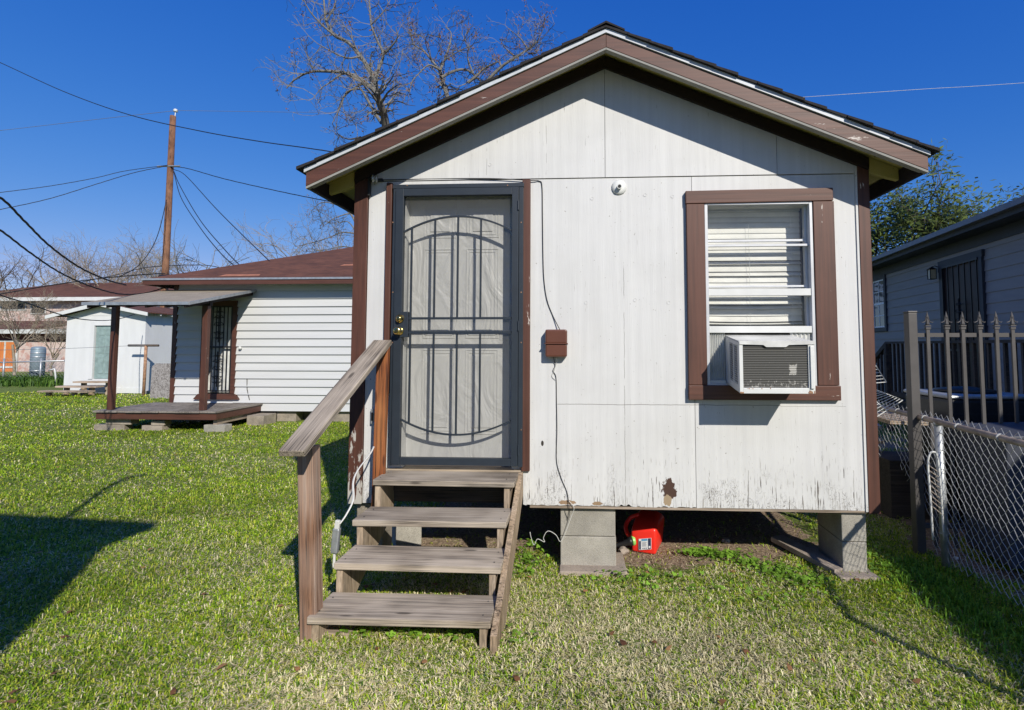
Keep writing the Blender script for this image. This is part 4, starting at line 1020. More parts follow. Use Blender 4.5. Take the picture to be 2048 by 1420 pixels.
# door with bars
ld = thing('entry_door', None, None, (0,0,0)); ld.parent = lh; ld.location = Vector(((ldx0+ldx1)/2, LY, ldz0))-Vector(lh.location)
t = .11
for (a0,a1,c0,c1) in ((ldx0-t,ldx0,ldz0-.02,ldz1+t),(ldx1,ldx1+t*.8,ldz0-.02,ldz1+t),(ldx0,ldx1,ldz1,ldz1+t)):
    MB().box(a0,a1,LY-.05,LY+.02,c0,c1).build('casing', M['brown'], ld)
MB().prism([(ldx0-t-.1,ldz0-.14),(ldx1+t+.1,ldz0-.14),(ldx1+t,ldz0-.025),(ldx0-t,ldz0-.025)], LY-.09, LY).build('sill', M['brown'], ld)
MB().box(ldx0, ldx1, LY+.06, LY+.1, ldz0, ldz1).build('slab', M['white_dirty'], ld)
b = MB(); nb_ = 7
for k in range(nb_):
    x = ldx0+.04+(ldx1-ldx0-.08)*k/(nb_-1); b.box(x-.008, x+.008, LY-.03, LY-.014, ldz0+.04, ldz1-.02)
zm_ = aty(440, 694, LY).z
b.box(ldx0+.01, ldx1-.01, LY-.031, LY-.013, zm_-.02, zm_+.02); b.box(ldx0+.01, ldx1-.01, LY-.031, LY-.013, ldz0+.02, ldz0+.05); b.box(ldx0+.01, ldx1-.01, LY-.031, LY-.013, ldz1-.03, ldz1-.0)
b.box(ldx0+.001, ldx0+.03, LY-.032, LY-.012, ldz0, ldz1); b.box(ldx1-.03, ldx1-.001, LY-.032, LY-.012, ldz0, ldz1)
b.build('bars', M['black'], ld)
def scroll(b, cx, cz, Y, s, flipz=1, xf=None):
    b.tube([(cx,Y,cz-.38*s),(cx,Y,cz),(cx,Y,cz+.38*s)], .012, 6); [b.tube([(cx-s*.11,Y,cz+o_*s),(cx+s*.11,Y,cz+o_*s)], .008, 4) for o_ in (-.28,-.16,0,.16,.28)]
    for sx in (-1, 1):
        for (oz, k) in ((0,1.0),(.16,.8),(-.16,.8),(.28,.5),(-.28,.5)):
            pts = []
            for i in range(15):
                a = i/14*4.6; r = s*.07*k*(1-i/14*.75); pts.append((cx+sx*(r*math.cos(a)+.0+s*.035), Y, cz+s*oz+r*math.sin(a)*(1 if oz >= 0 else -1)))
            b.tube(pts, .008, 4)
mxb = (ldx0+ldx1)/2-.02
b = MB(); scroll(b, mxb, aty(440,650,LY).z, LY-.04, 1.0); scroll(b, mxb, aty(440,738,LY).z, LY-.04, 1.0); b.build('scrollwork', M['black'], ld)
q = aty(478, 696, LY-.1); MB().lathe([(.03,0),(.035,.03),(.02,.05)], (q.x, LY-.05, q.z), (0,-1,0), 12).build('bell', M['white'], lh)
q0_, q1_ = aty(494,757,LY-.03), aty(499,800,LY-.03); tag(MB().tube([(q0_.x,LY-.03,q0_.z),(q0_.x+.01,LY-.03,(q0_.z+q1_.z)/2),(q1_.x,LY-.03,q1_.z)], .008, 5).build('hanging_wire', M['cable']), 'short black wire hanging on the white siding right of the porch door', 'wire')
# supports under left house
GL = 'blocks carrying the long white house'
for k, (a, lb) in enumerate(((578,'pale block under the long house wall nearest the porch'),(690,'block under the long house wall near the small house corner'))):
    q = aty(a, 832, LY+.15); block(q.x, 0, LY+.2, .42, .3, max(.05, lzb-.01), 0, 0, lb, 'concrete_old', group=GL)
q = aty(598, 832, LY+.1); o = MB().prism([(q.x-.1,0),(q.x+.30,0),(q.x+.08,lzb-.01),(q.x-.1,lzb-.01)], LY+.42, LY+.6).build('footing_wedge', M['concrete_old']); tag(o, 'slanted concrete footing under the long white house', 'footing')
o = MB().box(h0+.3, h1, LY+1.2, LY+1.25, 0, lzb).build('crawl_space_board', M['dark_wood']); tag(o, 'dark skirting board in the shade beneath the long white house', 'skirting')

# porch
PY = LY-1.42
dk0 = aty(192, 826, PY).x; dk1 = aty(432, 832, PY).x; dkz = aty(330, 822, PY).z
print('deck', dk0, dk1, dkz)
por = thing('porch', 'low wooden porch with brown posts and flat tan roof on the long white house', 'porch', ((dk0+dk1)/2, PY, 0))
nb_ = 15; rr = random.Random(5)
M['deck_wood'] = wood('deck_wood', (.14,.12,.10), (.27,.245,.22), (.38,.35,.32), (30,1.2,30))
b = MB()
for k in range(nb_):
    xa = dk0-.03+(dk1-dk0+.06)*k/nb_; xb_ = dk0-.03+(dk1-dk0+.06)*(k+1)/nb_-.008; b.box(xa, xb_, PY-.03-rr.uniform(0,.02), LY-.03, dkz-.03, dkz+rr.uniform(0,.004))
b.build('deck', M['deck_wood'], por)
MB().box(dk0, dk1, PY, PY+.04, dkz-.16, dkz-.031).build('skirt_board', M['brown'], por)
MB().box(dk1-.04, dk1, PY+.041, LY-.05, dkz-.16, dkz-.031).build('skirt_board', M['brown'], por)
MB().box(dk0, dk0+.04, PY+.041, LY-.05, dkz-.16, dkz-.031).build('skirt_board', M['brown'], por)
MB().box(dk1-.12, dk1-.05, PY+.1, LY-.05, dkz-.26, dkz-.162).build('beam', M['pale_wood'], por)
pz = []
for (a, c_, lb) in ((222, 815, None), (406, 821, None)):
    q = aty(a, c_, PY+.12); tp = aty(a, 612, PY+.12).z
    MB().box(q.x-.055, q.x+.045, PY+.08, PY+.17, dkz+.005, tp).build('post', M['brown_v'], por, .004); pz.append((q.x, tp))
# roof of the porch: slopes up to the wall
fy = PY-.52; fr = aty(377, 604, fy); rzf = fr.z; rxr = fr.x; rxl = aty(168, 604, fy).x-.02; rzb = aty(529, 579, LY-.02).z
print('porch roof', rxl, rxr, rzf, rzb, pz)
rxr = max(rxr, pz[1][0]+.10)
b = MB(); b.prism([(fy,rzf-.035),(LY-.03,rzb-.035),(LY-.03,rzb),(fy,rzf)], rxl, rxr, 'x'); b.build('porch_roof', M['shingle_tan'], por)
b = MB(); b.box(rxl-.01, rxr+.01, fy-.02, fy-.001, rzf-.05, rzf+.006); b.prism([(fy-.001,rzf-.05),(LY-.03,rzb-.05),(LY-.03,rzb+.006),(fy-.001,rzf+.006)], rxr+.001, rxr+.02, 'x'); b.build('metal_edge', M['galv'], por)
sl_ = (rzb-rzf)/(LY-fy)
zu = rzf+sl_*(PY+.13-fy)
MB().box(rxl+.05, rxr-.05, PY+.09, PY+.17, zu-.16, zu-.045).build('beam', M['brown_shade'], por)
for k in range(6):
    x = rxl+.06+(rxr-rxl-.16)*k/5; MB().prism([(fy+.02,rzf-.10),(LY-.03,rzb-.13),(LY-.03,rzb-.04),(fy+.02,rzf-.04)], x, x+.04, 'x').build('rafter', M['brown_shade'], por)
GP = 'blocks carrying the porch'
q = aty(210, 855, PY); 
for (a, w_, z, h, yy, lb, m, rot) in ((222,.60,.0,.11,.16,'lower left block stack under the porch front','concrete_old',.02),(240,.5,.115,.15,.16,'upper wide block under the left porch post','concrete_old',0),
        (308,.42,.0,.10,.16,'low mossy block under the middle of the porch front','concrete_old',-.05),(318,.25,.105,.09,.16,'small brick on the low middle block under the porch','concrete_old',.1),
        (432,.42,.0,.13,.1,'single block under the right porch corner','concrete',-.05)):
    q = aty(a, 860, PY+yy); block(q.x, 0, PY+yy+.05, w_, .2, h, z, rot, lb, m, group=GP)
q = aty(536, 835, LY-.3); block(q.x-.1, 0, LY-.35, .35, .45, .2, 0, 0, 'stained block under the porch beam beside the house wall', 'concrete_old', group=GP)

# ------------------------------------------------------------------ shed
SY = 13.0; sd0, sd1 = aty(131, 700, SY).x, aty(289, 700, SY).x; szb = aty(200, 786, SY).z; szt = aty(250, 622, SY).z; spk = aty(211, 607, SY)
print('shed', sd0, sd1, szb, szt, spk)
shed = thing('shed', 'small white gabled shed with grey green door beyond the porch', 'shed', ((sd0+sd1)/2, SY, 0))
szl = aty(135, 632, SY).z
sdx0, sdx1 = aty(188, 700, SY).x, aty(214, 700, SY).x+.25; sdz0, sdz1 = aty(200, 758, SY).z, aty(200, 651, SY).z
b = MB(); pk = spk.x
b.box(sd0, sdx0, SY, SY+.08, szb, szl); b.box(sdx1, sd1, SY, SY+.08, szb, szl); b.box(sdx0, sdx1, SY, SY+.08, sdz1, szl); b.box(sdx0, sdx1, SY, SY+.08, szb, sdz0)
b.build('front_wall', M['shed_white'], shed)
MB().prism([(sd0,szl+.005),(sd1,szl+.005),(sd1,szt-.06),(pk,spk.z-.05),(sd0,szl+.02)], SY-.008, SY+.08).build('gable', M['shed_white'], shed)
MB().box(sd1-.08, sd1, SY+.081, SY+3.6, szb, szt-.06).build('side_wall', M['shed_white'], shed); MB().box(sd0, sd0+.08, SY+.081, SY+3.6, szb, szl).build('side_wall', M['shed_white'], shed)
MB().box(sd0+.02, sd1-.02, SY-.012, SY-.0005, szb, szb+.18).build('base_board', M['shed_white'], shed)
xe0, xe1 = sd0-.5, sd1+.28; spl = .2
b = MB(); zL = spk.z-(pk-xe0)*.24; zR = spk.z-(xe1-pk)*.2
b.prism([(xe0,zL),(pk,spk.z),(xe1,zR),(xe1,zR+.03),(pk,spk.z+.035),(xe0,zL+.03)], SY-.25, SY+3.8); b.build('roof', M['shingle_brown'], shed)
b = MB(); b.prism([(xe0,zL-.09),(pk,spk.z-.1),(pk,spk.z+.03),(xe0,zL+.025)], SY-.28, SY-.255); b.prism([(pk+.001,spk.z-.1),(xe1,zR-.09),(xe1,zR+.025),(pk+.001,spk.z+.03)], SY-.28, SY-.255); b.build('rake_trim', M['white'], shed)
for k in range(7): MB().box(sd1+.001, xe1-.02, SY+.3+k*.5, SY+.34+k*.5, zR-.06, zR-.005).build('rafter_tail', M['white_dirty'], shed)
sdo = thing('shed_door', None, None, (0,0,0)); sdo.parent = shed; sdo.location = Vector(((sdx0+sdx1)/2, SY, sdz0))-Vector(shed.location)
MB().box(sdx0+.02, sdx1-.02, SY+.03, SY+.06, sdz0+.01, sdz1-.01).build('slab', M['shed_door'], sdo)
b = MB(); dw = sdx1-sdx0
for u0, u1 in ((.2,.46),(.56,.82)):
    for v0, v1 in ((.82,.94),(.48,.76),(.1,.42)):
        x0_, x1_ = sdx0+dw*u0, sdx0+dw*u1; z0_, z1_ = sdz0+(sdz1-sdz0)*v0, sdz0+(sdz1-sdz0)*v1
        b.box(x0_, x1_, SY+.018, SY+.0295, z0_, z1_)
b.build('door_panel', M['shed_door'], sdo, .01)
b = MB()
for (a0,a1,c0,c1) in ((sdx0-.14,sdx0,sdz0,sdz1+.14),(sdx1,sdx1+.14,sdz0,sdz1+.14),(sdx0,sdx1,sdz1,sdz1+.14)): b.box(a0,a1,SY-.03,SY-.001,c0,c1)
b.build('casing', M['shed_white'], sdo)
# shed steps
ss = thing('shed_steps', 'three rough dark wooden steps in front of the shed door', 'steps', ((sdx0+sdx1)/2, SY-.6, 0))
sxl = aty(168, 760, SY-.3).x
for k in range(3):
    z = .10+(sdz0-.16)*(k+.5)/2.6; yy = SY-.95+.3*k; xa = sdx0-.75+.28*k
    board('tread', (xa, yy, z), (sdx1+.2, yy, z), .3, .05, M['pale_wood'], ss, (0,1,0)); 
    for xx in (xa+.15, xa+1.0): board('riser_block', (xx, yy+.1, 0), (xx, yy+.1, z-.03), .12, .1, M['pale_wood'], ss)
q = aty(280, 787, SY); block(q.x, 0, SY+.2, .42, .4, max(.1, szb), 0, 0, 'concrete block under the right front corner of the shed', 'concrete', group='blocks under the shed')
q = aty(140, 787, SY); block(q.x+.1, 0, SY+.2, .42, .4, max(.1, szb), 0, 0, 'concrete block under the left front corner of the shed', 'concrete', group='blocks under the shed')
# T clothes pole
TY = 11.2; q = atz(287, 791, 0); TY = q.y; tz = aty(287, 691, TY).z
cl = thing('clothesline_pole', 'rusty T shaped clothesline pole in front of the shed', 'clothesline pole', (q.x, TY, 0))
MB().tube([(q.x,TY,-.02),(q.x+.01,TY,tz)], .045, 10).build('post', M['rust'], cl, 0, True)
qa, qb = aty(257, 692, TY), aty(317, 691, TY); MB().tube([(qa.x,TY,tz+.0),(qb.x,TY,tz+.0)], .04, 10).build('crossbar', M['bark_dark'], cl, 0, True)
# leaning sheet
q0_ = aty(300, 786, LY+4.5); q1_ = aty(350, 727, LY+4.5); yy = LY+4.5
def stonemat():
    m, nt, bs = newmat('marbled_panel'); n = noise(nt, coords(nt, (9,9,6), True), 1.6, 6, .8, 2.5)
    c = ramp(nt, n, [(.42, (.10,.085,.08)), (.5, (.26,.24,.23)), (.56, (.42,.40,.39)), (.64, (.13,.11,.10))]); nt.links.new(c, bs.inputs['Base Color']); bs.inputs['Roughness'].default_value = .7; return m
sh = MB().prism([(q0_.x,0),(q1_.x+.5,0),(q1_.x+.5,q1_.z),(q0_.x+.14,q1_.z),(q0_.x+.02,q1_.z-.10)], yy, yy+.06).build('marble_slab', stonemat()); tag(sh, 'marbled grey slab standing between the shed and the long white house', 'slab')

# ------------------------------------------------------------------ background left
def hiproof(b, x0, x1, y0, y1, z, pit):
    hd = min((y1-y0), (x1-x0))/2
    b.add([(x0,y0,z),(x1,y0,z),(x1,y1,z),(x0,y1,z),(x0+hd,y0+hd,z+hd*pit),(x1-hd,y0+hd,z+hd*pit)] if (x1-x0) > (y1-y0) else
          [(x0,y0,z),(x1,y0,z),(x1,y1,z),(x0,y1,z),((x0+x1)/2,y0+hd,z+hd*pit),((x0+x1)/2,y1-hd,z+hd*pit)],
          [(0,1,5,4),(1,2,5),(2,3,4,5),(3,0,4),(3,2,1,0)] if (x1-x0) > (y1-y0) else [(0,1,4),(1,2,5,4),(2,3,5),(3,0,4,5),(3,2,1,0)])
BY = 32; q = aty(330, 600, BY); bz = aty(100, 600, BY).z
bh = thing('brick_house', 'two storey pink brick house with brown hip roof far behind the shed', 'house', (q.x-9, BY, 0))
bx1 = aty(330, 700, BY).x; bx0 = bx1-17
MB().box(bx0, bx1, BY, BY+9, 0, bz).build('wall', M['brick'], bh)
b = MB(); hiproof(b, bx0-.5, bx1+.5, BY-.6, BY+9.6, bz+.1, .33); b.build('roof', M['shingle_brown'], bh)
MB().box(bx0-.5, bx1+.5, BY-.7, BY-.61, bz-.12, bz+.14).build('gutter', M['white'], bh)
for (a, c0, c1, w_) in ((28, 607, 619, .9), (78, 608, 626, .5), (-60, 607, 620, .9)):
    q = aty(a, c0, BY-.02); z0_ = aty(a, c1, BY).z
    wn = MB().box(q.x-w_-.08, q.x+w_+.08, BY-.06, BY-.001, z0_-.08, q.z+.08).build('window', M['white_dirty'], bh)
    MB().box(q.x-w_, q.x+w_, BY-.075, BY-.061, z0_, q.z).build('pane', M['steel_dark'], wn)
GY = 27; gz = aty(60, 665, GY).z
gh = thing('garage', 'low garage with orange doors and brown roof left of the shed', 'garage', (aty(60,700,GY).x, GY, 0))
gx1 = aty(330, 700, GY).x; gx0 = gx1-15
M['orange'] = painted('orange_wood_door', (.62,.20,.05), (.6,.3,.1), (40,40,1.2), 0)
M['maroon'] = plain('maroon_board', (.12,.025,.02), .7)
MB().box(gx0, gx1, GY, GY+3.5, 0, gz).build('wall', M['brick'], gh)
zmar = aty(60, 683, GY).z
MB().box(gx0, gx1, GY-.04, GY-.001, zmar, gz-.02).build('header', M['maroon'], gh)
gd0, gd1 = aty(-8, 700, GY).x, aty(35, 700, GY).x
gdz = aty(20, 684, GY).z
gd = MB().box(gd0, gd1, GY-.10, GY-.041, 0, gdz).build('garage_door', M['orange'], gh)
b = MB(); b.box(gd0-.1, gd0, GY-.11, GY-.041, 0, gdz+.1); b.box(gd1, gd1+.1, GY-.11, GY-.041, 0, gdz+.1); b.box(gd0, gd1, GY-.11, GY-.041, gdz+.0, gdz+.1); b.box((gd0+gd1)/2-.05, (gd0+gd1)/2+.05, GY-.12, GY-.101, 0, gdz)
b.build('trim', M['white_dirty'], gd)
MB().box(gd0-.0, gd1, GY-.14, GY-.121, gdz-1.6, gdz-1.5).build('trim', M['white_dirty'], gd)
b = MB(); b.prism([(GY-.6,gz),(GY+3.6,gz+.75),(GY+3.6,gz+.9),(GY-.6,gz+.12)], gx0-.4, aty(62,660,GY).x, 'x'); b.build('roof', M['shingle_brown'], gh)
MB().box(gx0-.4, gx1+.3, GY-.7, GY-.601, gz-.08, gz+.18).build('fascia', M['white_dirty'], gh)
MB().prism([(GY-.6,gz),(GY+1.8,gz+.2),(GY+1.8,gz+.3),(GY-.6,gz+.12)], aty(62,660,GY).x+.01, gx1+.3, 'x').build('roof', M['shingle_tan'], gh)
# tank
q = atz(74, 762, 0); TKY = 18.0; q = aty(74, 750, TKY); tt = aty(74, 693, TKY).z
tk = thing('tank', 'tall round blue grey tank behind the far chain link fence', 'tank', (q.x, TKY, 0))
MB().lathe([(.25,0),(.25,tt-.10),(.22,tt-.03),(.12,tt)], (q.x,TKY,0), (0,0,1), 24).build('shell', plain('blue_grey_tank', (.20,.26,.30), .5, .2), tk, 0, True)
b = MB(); [b.lathe([(.252,z),(.26,z+.02),(.252,z+.04)], (q.x,TKY,0), (0,0,1), 24) for z in (.5, 1.1, tt-.3)]; b.build('band', M['galv'], tk)
# far chain link fence
def chainlink(b, P0, u, length, z0f, z1, pitch, r, n=3, yj=.004):
    u = Vector(u).normalized(); nn = Vector((-u.y, u.x, 0)); k = 0; s = 0
    hstep = pitch
    while s < length:
        z0 = z0f(s) if callable(z0f) else z0f
        pts = []; j = 0; z = z1
        while z > z0:
            off = (j % 2) if k % 2 == 0 else 1-(j % 2)
            side = 1 if (j % 2) else -1
            pts.append(Vector(P0)+u*(s+hstep*(j % 2)*1.04)+nn*(yj*(1 if (j//1) % 2 else -1)+math.sin(s*2.1+z*1.7)*.006)+Vector((0,0,z)))
            z -= hstep; j += 1
        if len(pts) > 1: b.tube(pts, r, n, caps=False)
        s += hstep*1.0*1.0*1.0 if False else hstep*1.0
        k += 1
# correct interlocking: every strand zigzags one half-diamond and the next one is mirrored
def chainlink(b, P0, u, length, z0f, z1, h, r, n=3):
    u = Vector(u).normalized(); nn = Vector((-u.y, u.x, 0)); k = 0; s = 0
    while s < length:
        z0 = z0f(s) if callable(z0f) else z0f; pts = []; j = 0; z = z1+random.uniform(-.002, .002)
        while z > z0:
            x = s+(h*1.03 if (j+k) % 2 else -.03*h); bow = math.sin(s*2.1)*.01*math.sin(z*2.6)
            pts.append(Vector(P0)+u*x+nn*(bow+(.003 if j % 2 else -.003))+Vector((0,0,z))); z -= h; j += 1
        if len(pts) > 1: b.tube(pts, r, n, caps=False)
        s += h; k += 1
FY = atz(30, 768, 0).y; fzt = aty(60, 718, FY).z; fzt2 = aty(60, 727, FY).z
fl = thing('chain_link_fence', 'low galvanised chain link fence behind the grass left of the shed', 'fence', (aty(60,760,FY).x, FY, 0))
fxa, fxb = aty(-60, 740, FY).x, aty(128, 740, FY).x
MB().tube([(fxa,FY,fzt2),(fxb,FY,fzt2+.12)], .028, 8).build('top_rail', M['galv'], fl, 0, True)
b = MB(); chainlink(b, (fxa,FY,0), (1,0,0), fxb-fxa, .03, fzt+.05, .075, .0035); b.build('mesh', M['galv_wire'], fl)
for a in (7, 81, -55):
    q = aty(a, 740, FY); MB().tube([(q.x,FY,0),(q.x,FY,fzt+.02)], .035, 8).build('post', M['galv'], fl, 0, True)
q = atz(113, 772, 0)
tag(MB().tube([(q.x-.35,q.y,.62),(q.x-.12,q.y,.68),(q.x-.1,q.y,.6),(q.x,q.y,0)], .03, 8).build('bent_pipe', M['white'], None, 0, True), 'bent white pipe sticking up beside the far fence', 'pipe')
# tall weeds at the far fence
def weeds():
    rs = np.random.RandomState(3); n = 6000
    q0_, q1_ = atz(0, 772, 0), atz(130, 772, 0)
    x = rs.uniform(q0_.x-2, q1_.x, n); y = FY+rs.normal(0, .6, n)
    t = rs.rand(n)[:, None]; col = (1-t)*np.array([.03,.08,.012])+t*np.array([.12,.22,.03])
    o = blades('tall_weeds', x, y, rs.uniform(.15, .55, n), rs.uniform(.02, .045, n), rs.uniform(.1, .7, n), rs.uniform(0, 6.28, n), col.astype(np.float32), fold=.6)
    tag(o, 'tall green weeds along the far chain link fence', 'weeds', kind='stuff')
weeds()

def tufts():
    rs = np.random.RandomState(6); n = 5200
    y = rs.uniform(-2.6, .5, n); x = 2.42+.05*(y)+np.abs(rs.normal(0, .13, n))*rs.choice([-1,1], n, p=[.75,.25]); k = noise2(x, y, 4, 31) > -.12; x, y = x[k], y[k]; n = len(x)
    t = rs.rand(n)[:, None]; col = (1-t)*np.array([.05,.15,.01])+t*np.array([.24,.45,.04])
    o = blades('tall_grass', x, y, rs.uniform(.05, .12, n), rs.uniform(.004, .008, n), rs.uniform(.1, .8, n), rs.uniform(0, 6.28, n), col.astype(np.float32), fold=.6)
    tag(o, 'longer bright green grass growing along the foot of the near chain link fence', 'grass', kind='stuff')
tufts()

# ------------------------------------------------------------------ trees
def grow(tw, p, d, L, r, lvl, rs, maxl, droop=0.0, wig=.35, leaves=None, split=3, up=.12, ratio=.68):
    n = 4 if lvl < maxl else 3; pts = [Vector(p)]; d = Vector(d).normalized()
    for i in range(n):
        d = (d+Vector((rs.gauss(0,wig), rs.gauss(0,wig), rs.gauss(0,wig)+up-droop*lvl*.1))*.5).normalized()
        pts.append(pts[-1]+d*(L/n))
        if lvl < maxl and i > 0:
            for k in range(rs.choice([1,1,2]) if split > 2 else 1):
                a = Vector((rs.gauss(0,1), rs.gauss(0,1), rs.gauss(0,1))); dd = (d+a.normalized()*rs.uniform(.6, 1.1)).normalized()
                grow(tw, pts[-1], dd, L*ratio*rs.uniform(.7, 1.15), r*.55, lvl+1, rs, maxl, droop, wig, leaves, split, up, ratio)
    tw.tube(pts, r, 5 if r > .03 else 3, max(r*.45, .004), caps=False)
    if leaves is not None and lvl >= maxl and rs.random() < leaves[1]: leaves[0].append(pts[-1].copy())
def limbtree(name, label, limbs, Y, rs, twl, maxl, rt, trunk_to, leafp=.0, jit=.9, mat='bark', tmat='twig', group=None, dens=1.0):
    """limbs: pixel polylines read off the photo, laid at real depth Y with depth wander"""
    base = aty(trunk_to, 700, Y); t = thing(name, label, 'tree', (base.x, Y, 0), group)
    tw = MB(); tr = MB(); leaves = [[], leafp] if leafp else None
    for li, (pts, r0, r1) in enumerate(limbs):
        P_ = []; dy = rs.uniform(-.6, .6)*jit
        for i, (a, c_) in enumerate(pts):
            f = i/max(1, len(pts)-1); P_.append(aty(580+a/2.84, c_/2.84, Y+dy*f*2.2))
        S = spline(P_, 4); (tr if li == 0 else tw).tube(S, r0, 7, r1, caps=False)
        m = len(S)
        for i in range(1, m):
            f = i/m
            if rs.random() < (.2+.6*f)*dens:
                d = (S[i]-S[i-1]).normalized()
                for k in range(rs.choice([1,2,2])):
                    dd = (d*.6+Vector((rs.gauss(0,1), rs.gauss(0,.7), rs.gauss(0,1)+.15)).normalized()).normalized()
                    grow(tw, S[i], dd, twl*rs.uniform(.6, 1.2), max(.011, (r0+(r1-r0)*f)*.42), 0, rs, maxl, 0, .5, leaves, 2, .08, .66)
    # trunk to the ground
    P0 = aty(580+limbs[0][0][0][0]/2.84, limbs[0][0][0][1]/2.84, Y)
    tr.tube(spline([Vector((base.x, Y, -.1)), Vector((base.x*.5+P0.x*.5, Y, P0.z*.5)), P0], 5), rt*1.7, 10, rt, caps=False)
    tr.build('trunk', M[mat], t, 0, True); tw.build('crown', M[tmat], t)
    if leaves:
        b = MB()
        for p in leaves[0]:
            for k in range(rs.randint(2, 5)):
                c_ = p+Vector((rs.gauss(0,.05), rs.gauss(0,.05), rs.gauss(-.05,.06))); s = rs.uniform(.02, .045); a = Vector((rs.gauss(0,1), rs.gauss(0,1), rs.gauss(0,1))).normalized(); bb = a.orthogonal().normalized()
                b.add([c_-a*s, c_+bb*s*.5, c_+a*s, c_-bb*s*.5], [(0,1,2,3)])
        b.build('dead_leaves', M['deadleaf'], t)
    return t
rs = random.Random(21)
limbsA = [([(548,740),(535,660),(515,600),(490,530)], .11, .085),
  ([(490,530),(440,478),(380,440),(300,412),(200,405),(110,410),(30,450),(-20,500)], .065, .015),
  ([(490,530),(470,430),(400,320),(330,240),(250,200),(205,120),(195,30),(180,-120)], .07, .02),
  ([(480,480),(500,400),(530,310),(500,240),(462,140),(452,20),(440,-120)], .05, .015),
  ([(250,200),(180,140),(110,60),(60,-40)], .03, .01), ([(205,120),(250,40),(270,-60)], .025, .01),
  ([(530,310),(580,260),(610,210),(600,150)], .03, .01), ([(400,320),(330,330),(250,300),(160,250)], .03, .01),
  ([(520,700),(470,620),(430,550),(395,505),(320,525),(290,600),(240,700)], .045, .01),
  ([(440,478),(380,490),(300,560),(270,650),(265,740)], .025, .008), ([(300,412),(240,460),(180,500),(130,560)], .025, .008),
  ([(490,520),(560,470),(590,420)], .03, .01), ([(462,140),(520,80),(560,20)], .02, .008), ([(400,780),(330,790),(270,760)], .03, .01)]
limbtree('bare_tree', 'tall bare pale branched tree rising behind the left slope of the roof', limbsA, 9.5, rs, .62, 2, .12, 775, .10)
limbsB = [([(905,600),(892,540),(870,470),(852,400)], .075, .06),
  ([(852,400),(810,350),(760,290),(700,250),(690,190)], .04, .01), ([(852,400),(878,340),(905,260),(915,190),(880,150)], .04, .01),
  ([(852,395),(790,370),(740,410),(690,470),(680,540)], .03, .008), ([(860,440),(940,400),(1010,400),(1070,450),(1100,480)], .045, .02),
  ([(1010,470),(1060,430),(1100,390),(1180,350)], .05, .02), ([(1040,420),(1010,330),(1020,260)], .03, .01),
  ([(880,340),(960,290),(1030,260)], .02, .008), ([(1100,480),(1200,380),(1290,320),(1350,280),(1400,240),(1440,160)], .05, .01),
  ([(1350,280),(1310,220),(1240,160)], .03, .008), ([(1290,330),(1230,280),(1190,220)], .025, .008), ([(1350,300),(1400,300),(1430,220)], .025, .008), ([(810,350),(770,240),(790,180)], .02, .006)]
limbtree('bare_tree', 'bare tree with clinging brown leaves showing above the ridge slope', limbsB, 11.0, rs, .55, 2, .1, 890, .35)
limbsC = [([(430,1500),(400,1360),(380,1280)], .08, .06), ([(380,1280),(340,1210),(270,1165),(180,1150),(120,1200)], .05, .01), ([(390,1330),(300,1320),(220,1350),(120,1380),(30,1400)], .035, .01),
  ([(340,1210),(250,1240),(170,1300)], .03, .008), ([(400,1420),(300,1400),(200,1420),(80,1430)], .03, .008), ([(390,1340),(330,1260),(260,1270)], .03,.01)]
limbtree('bare_tree', 'bare branching tree peeking out between the roof eave and the long house', limbsC, 17.0, rs, .8, 2, .12, 745, .12)
# far twiggy trees
GT = 'bare trees behind the far houses'
def fartree(px, ptop, pbase, Y, spread, label, seed, mat='bark_tan', maxl=3, r=.12):
    rs = random.Random(seed); base = aty(px, 740, Y); topz = aty(px, ptop, Y).z
    t = thing('bare_tree', label, 'tree', (base.x, Y, 0), GT); H_ = topz; tr = MB(); tw = MB()
    z1 = H_*.42; tr.tube([(base.x,Y,-.1),(base.x+rs.uniform(-.2,.2),Y,z1*.5),(base.x+rs.uniform(-.3,.3),Y,z1)], r*1.4, 8, r, caps=False)
    for k in range(7):
        a = k*2*math.pi/7+rs.uniform(-.3,.3); d = Vector((math.cos(a)*spread, math.sin(a)*spread*.6, 1.0))
        grow(tw, (base.x, Y, z1*rs.uniform(.75, 1)), d, (H_-z1)*.74, r*.6, 0, rs, maxl, 0, .35, None, 3, .12, .64)
    tr.build('trunk', M[mat], t, 0, True); tw.build('crown', M[mat], t)
fartree(15, 515, 740, 36, .9, 'bare dark tree at the far left edge behind the brick house roof', 1, 'bark_dark')
fartree(150, 505, 740, 40, 1.1, 'wide bare twiggy tree directly above the brick house roof', 2, 'bark_tan', 4)
fartree(262, 515, 740, 38, .9, 'round bare twiggy tree left of the utility pole', 3, 'bark_tan', 4)
fartree(220, 535, 740, 44, .9, 'distant bare tree between the brick roof and the pole', 5, 'bark_tan', 4)
fartree(385, 478, 740, 22, .45, 'thin pale bare tree directly right of the utility pole', 4, 'twig', 2, .07)
fartree(650, 470, 740, 34, .9, 'bare twiggy tree over the brown roof beside the small house', 6, 'bark_tan', 4)
fartree(30, 600, 740, 21.5, .8, 'low bare shrubby tree in front of the garage', 7, 'bark_tan', 4, .05)
fartree(105, 640, 740, 21, .8, 'bare straggly bush behind the far fence beside the tank', 8, 'bark_tan', 3, .04)
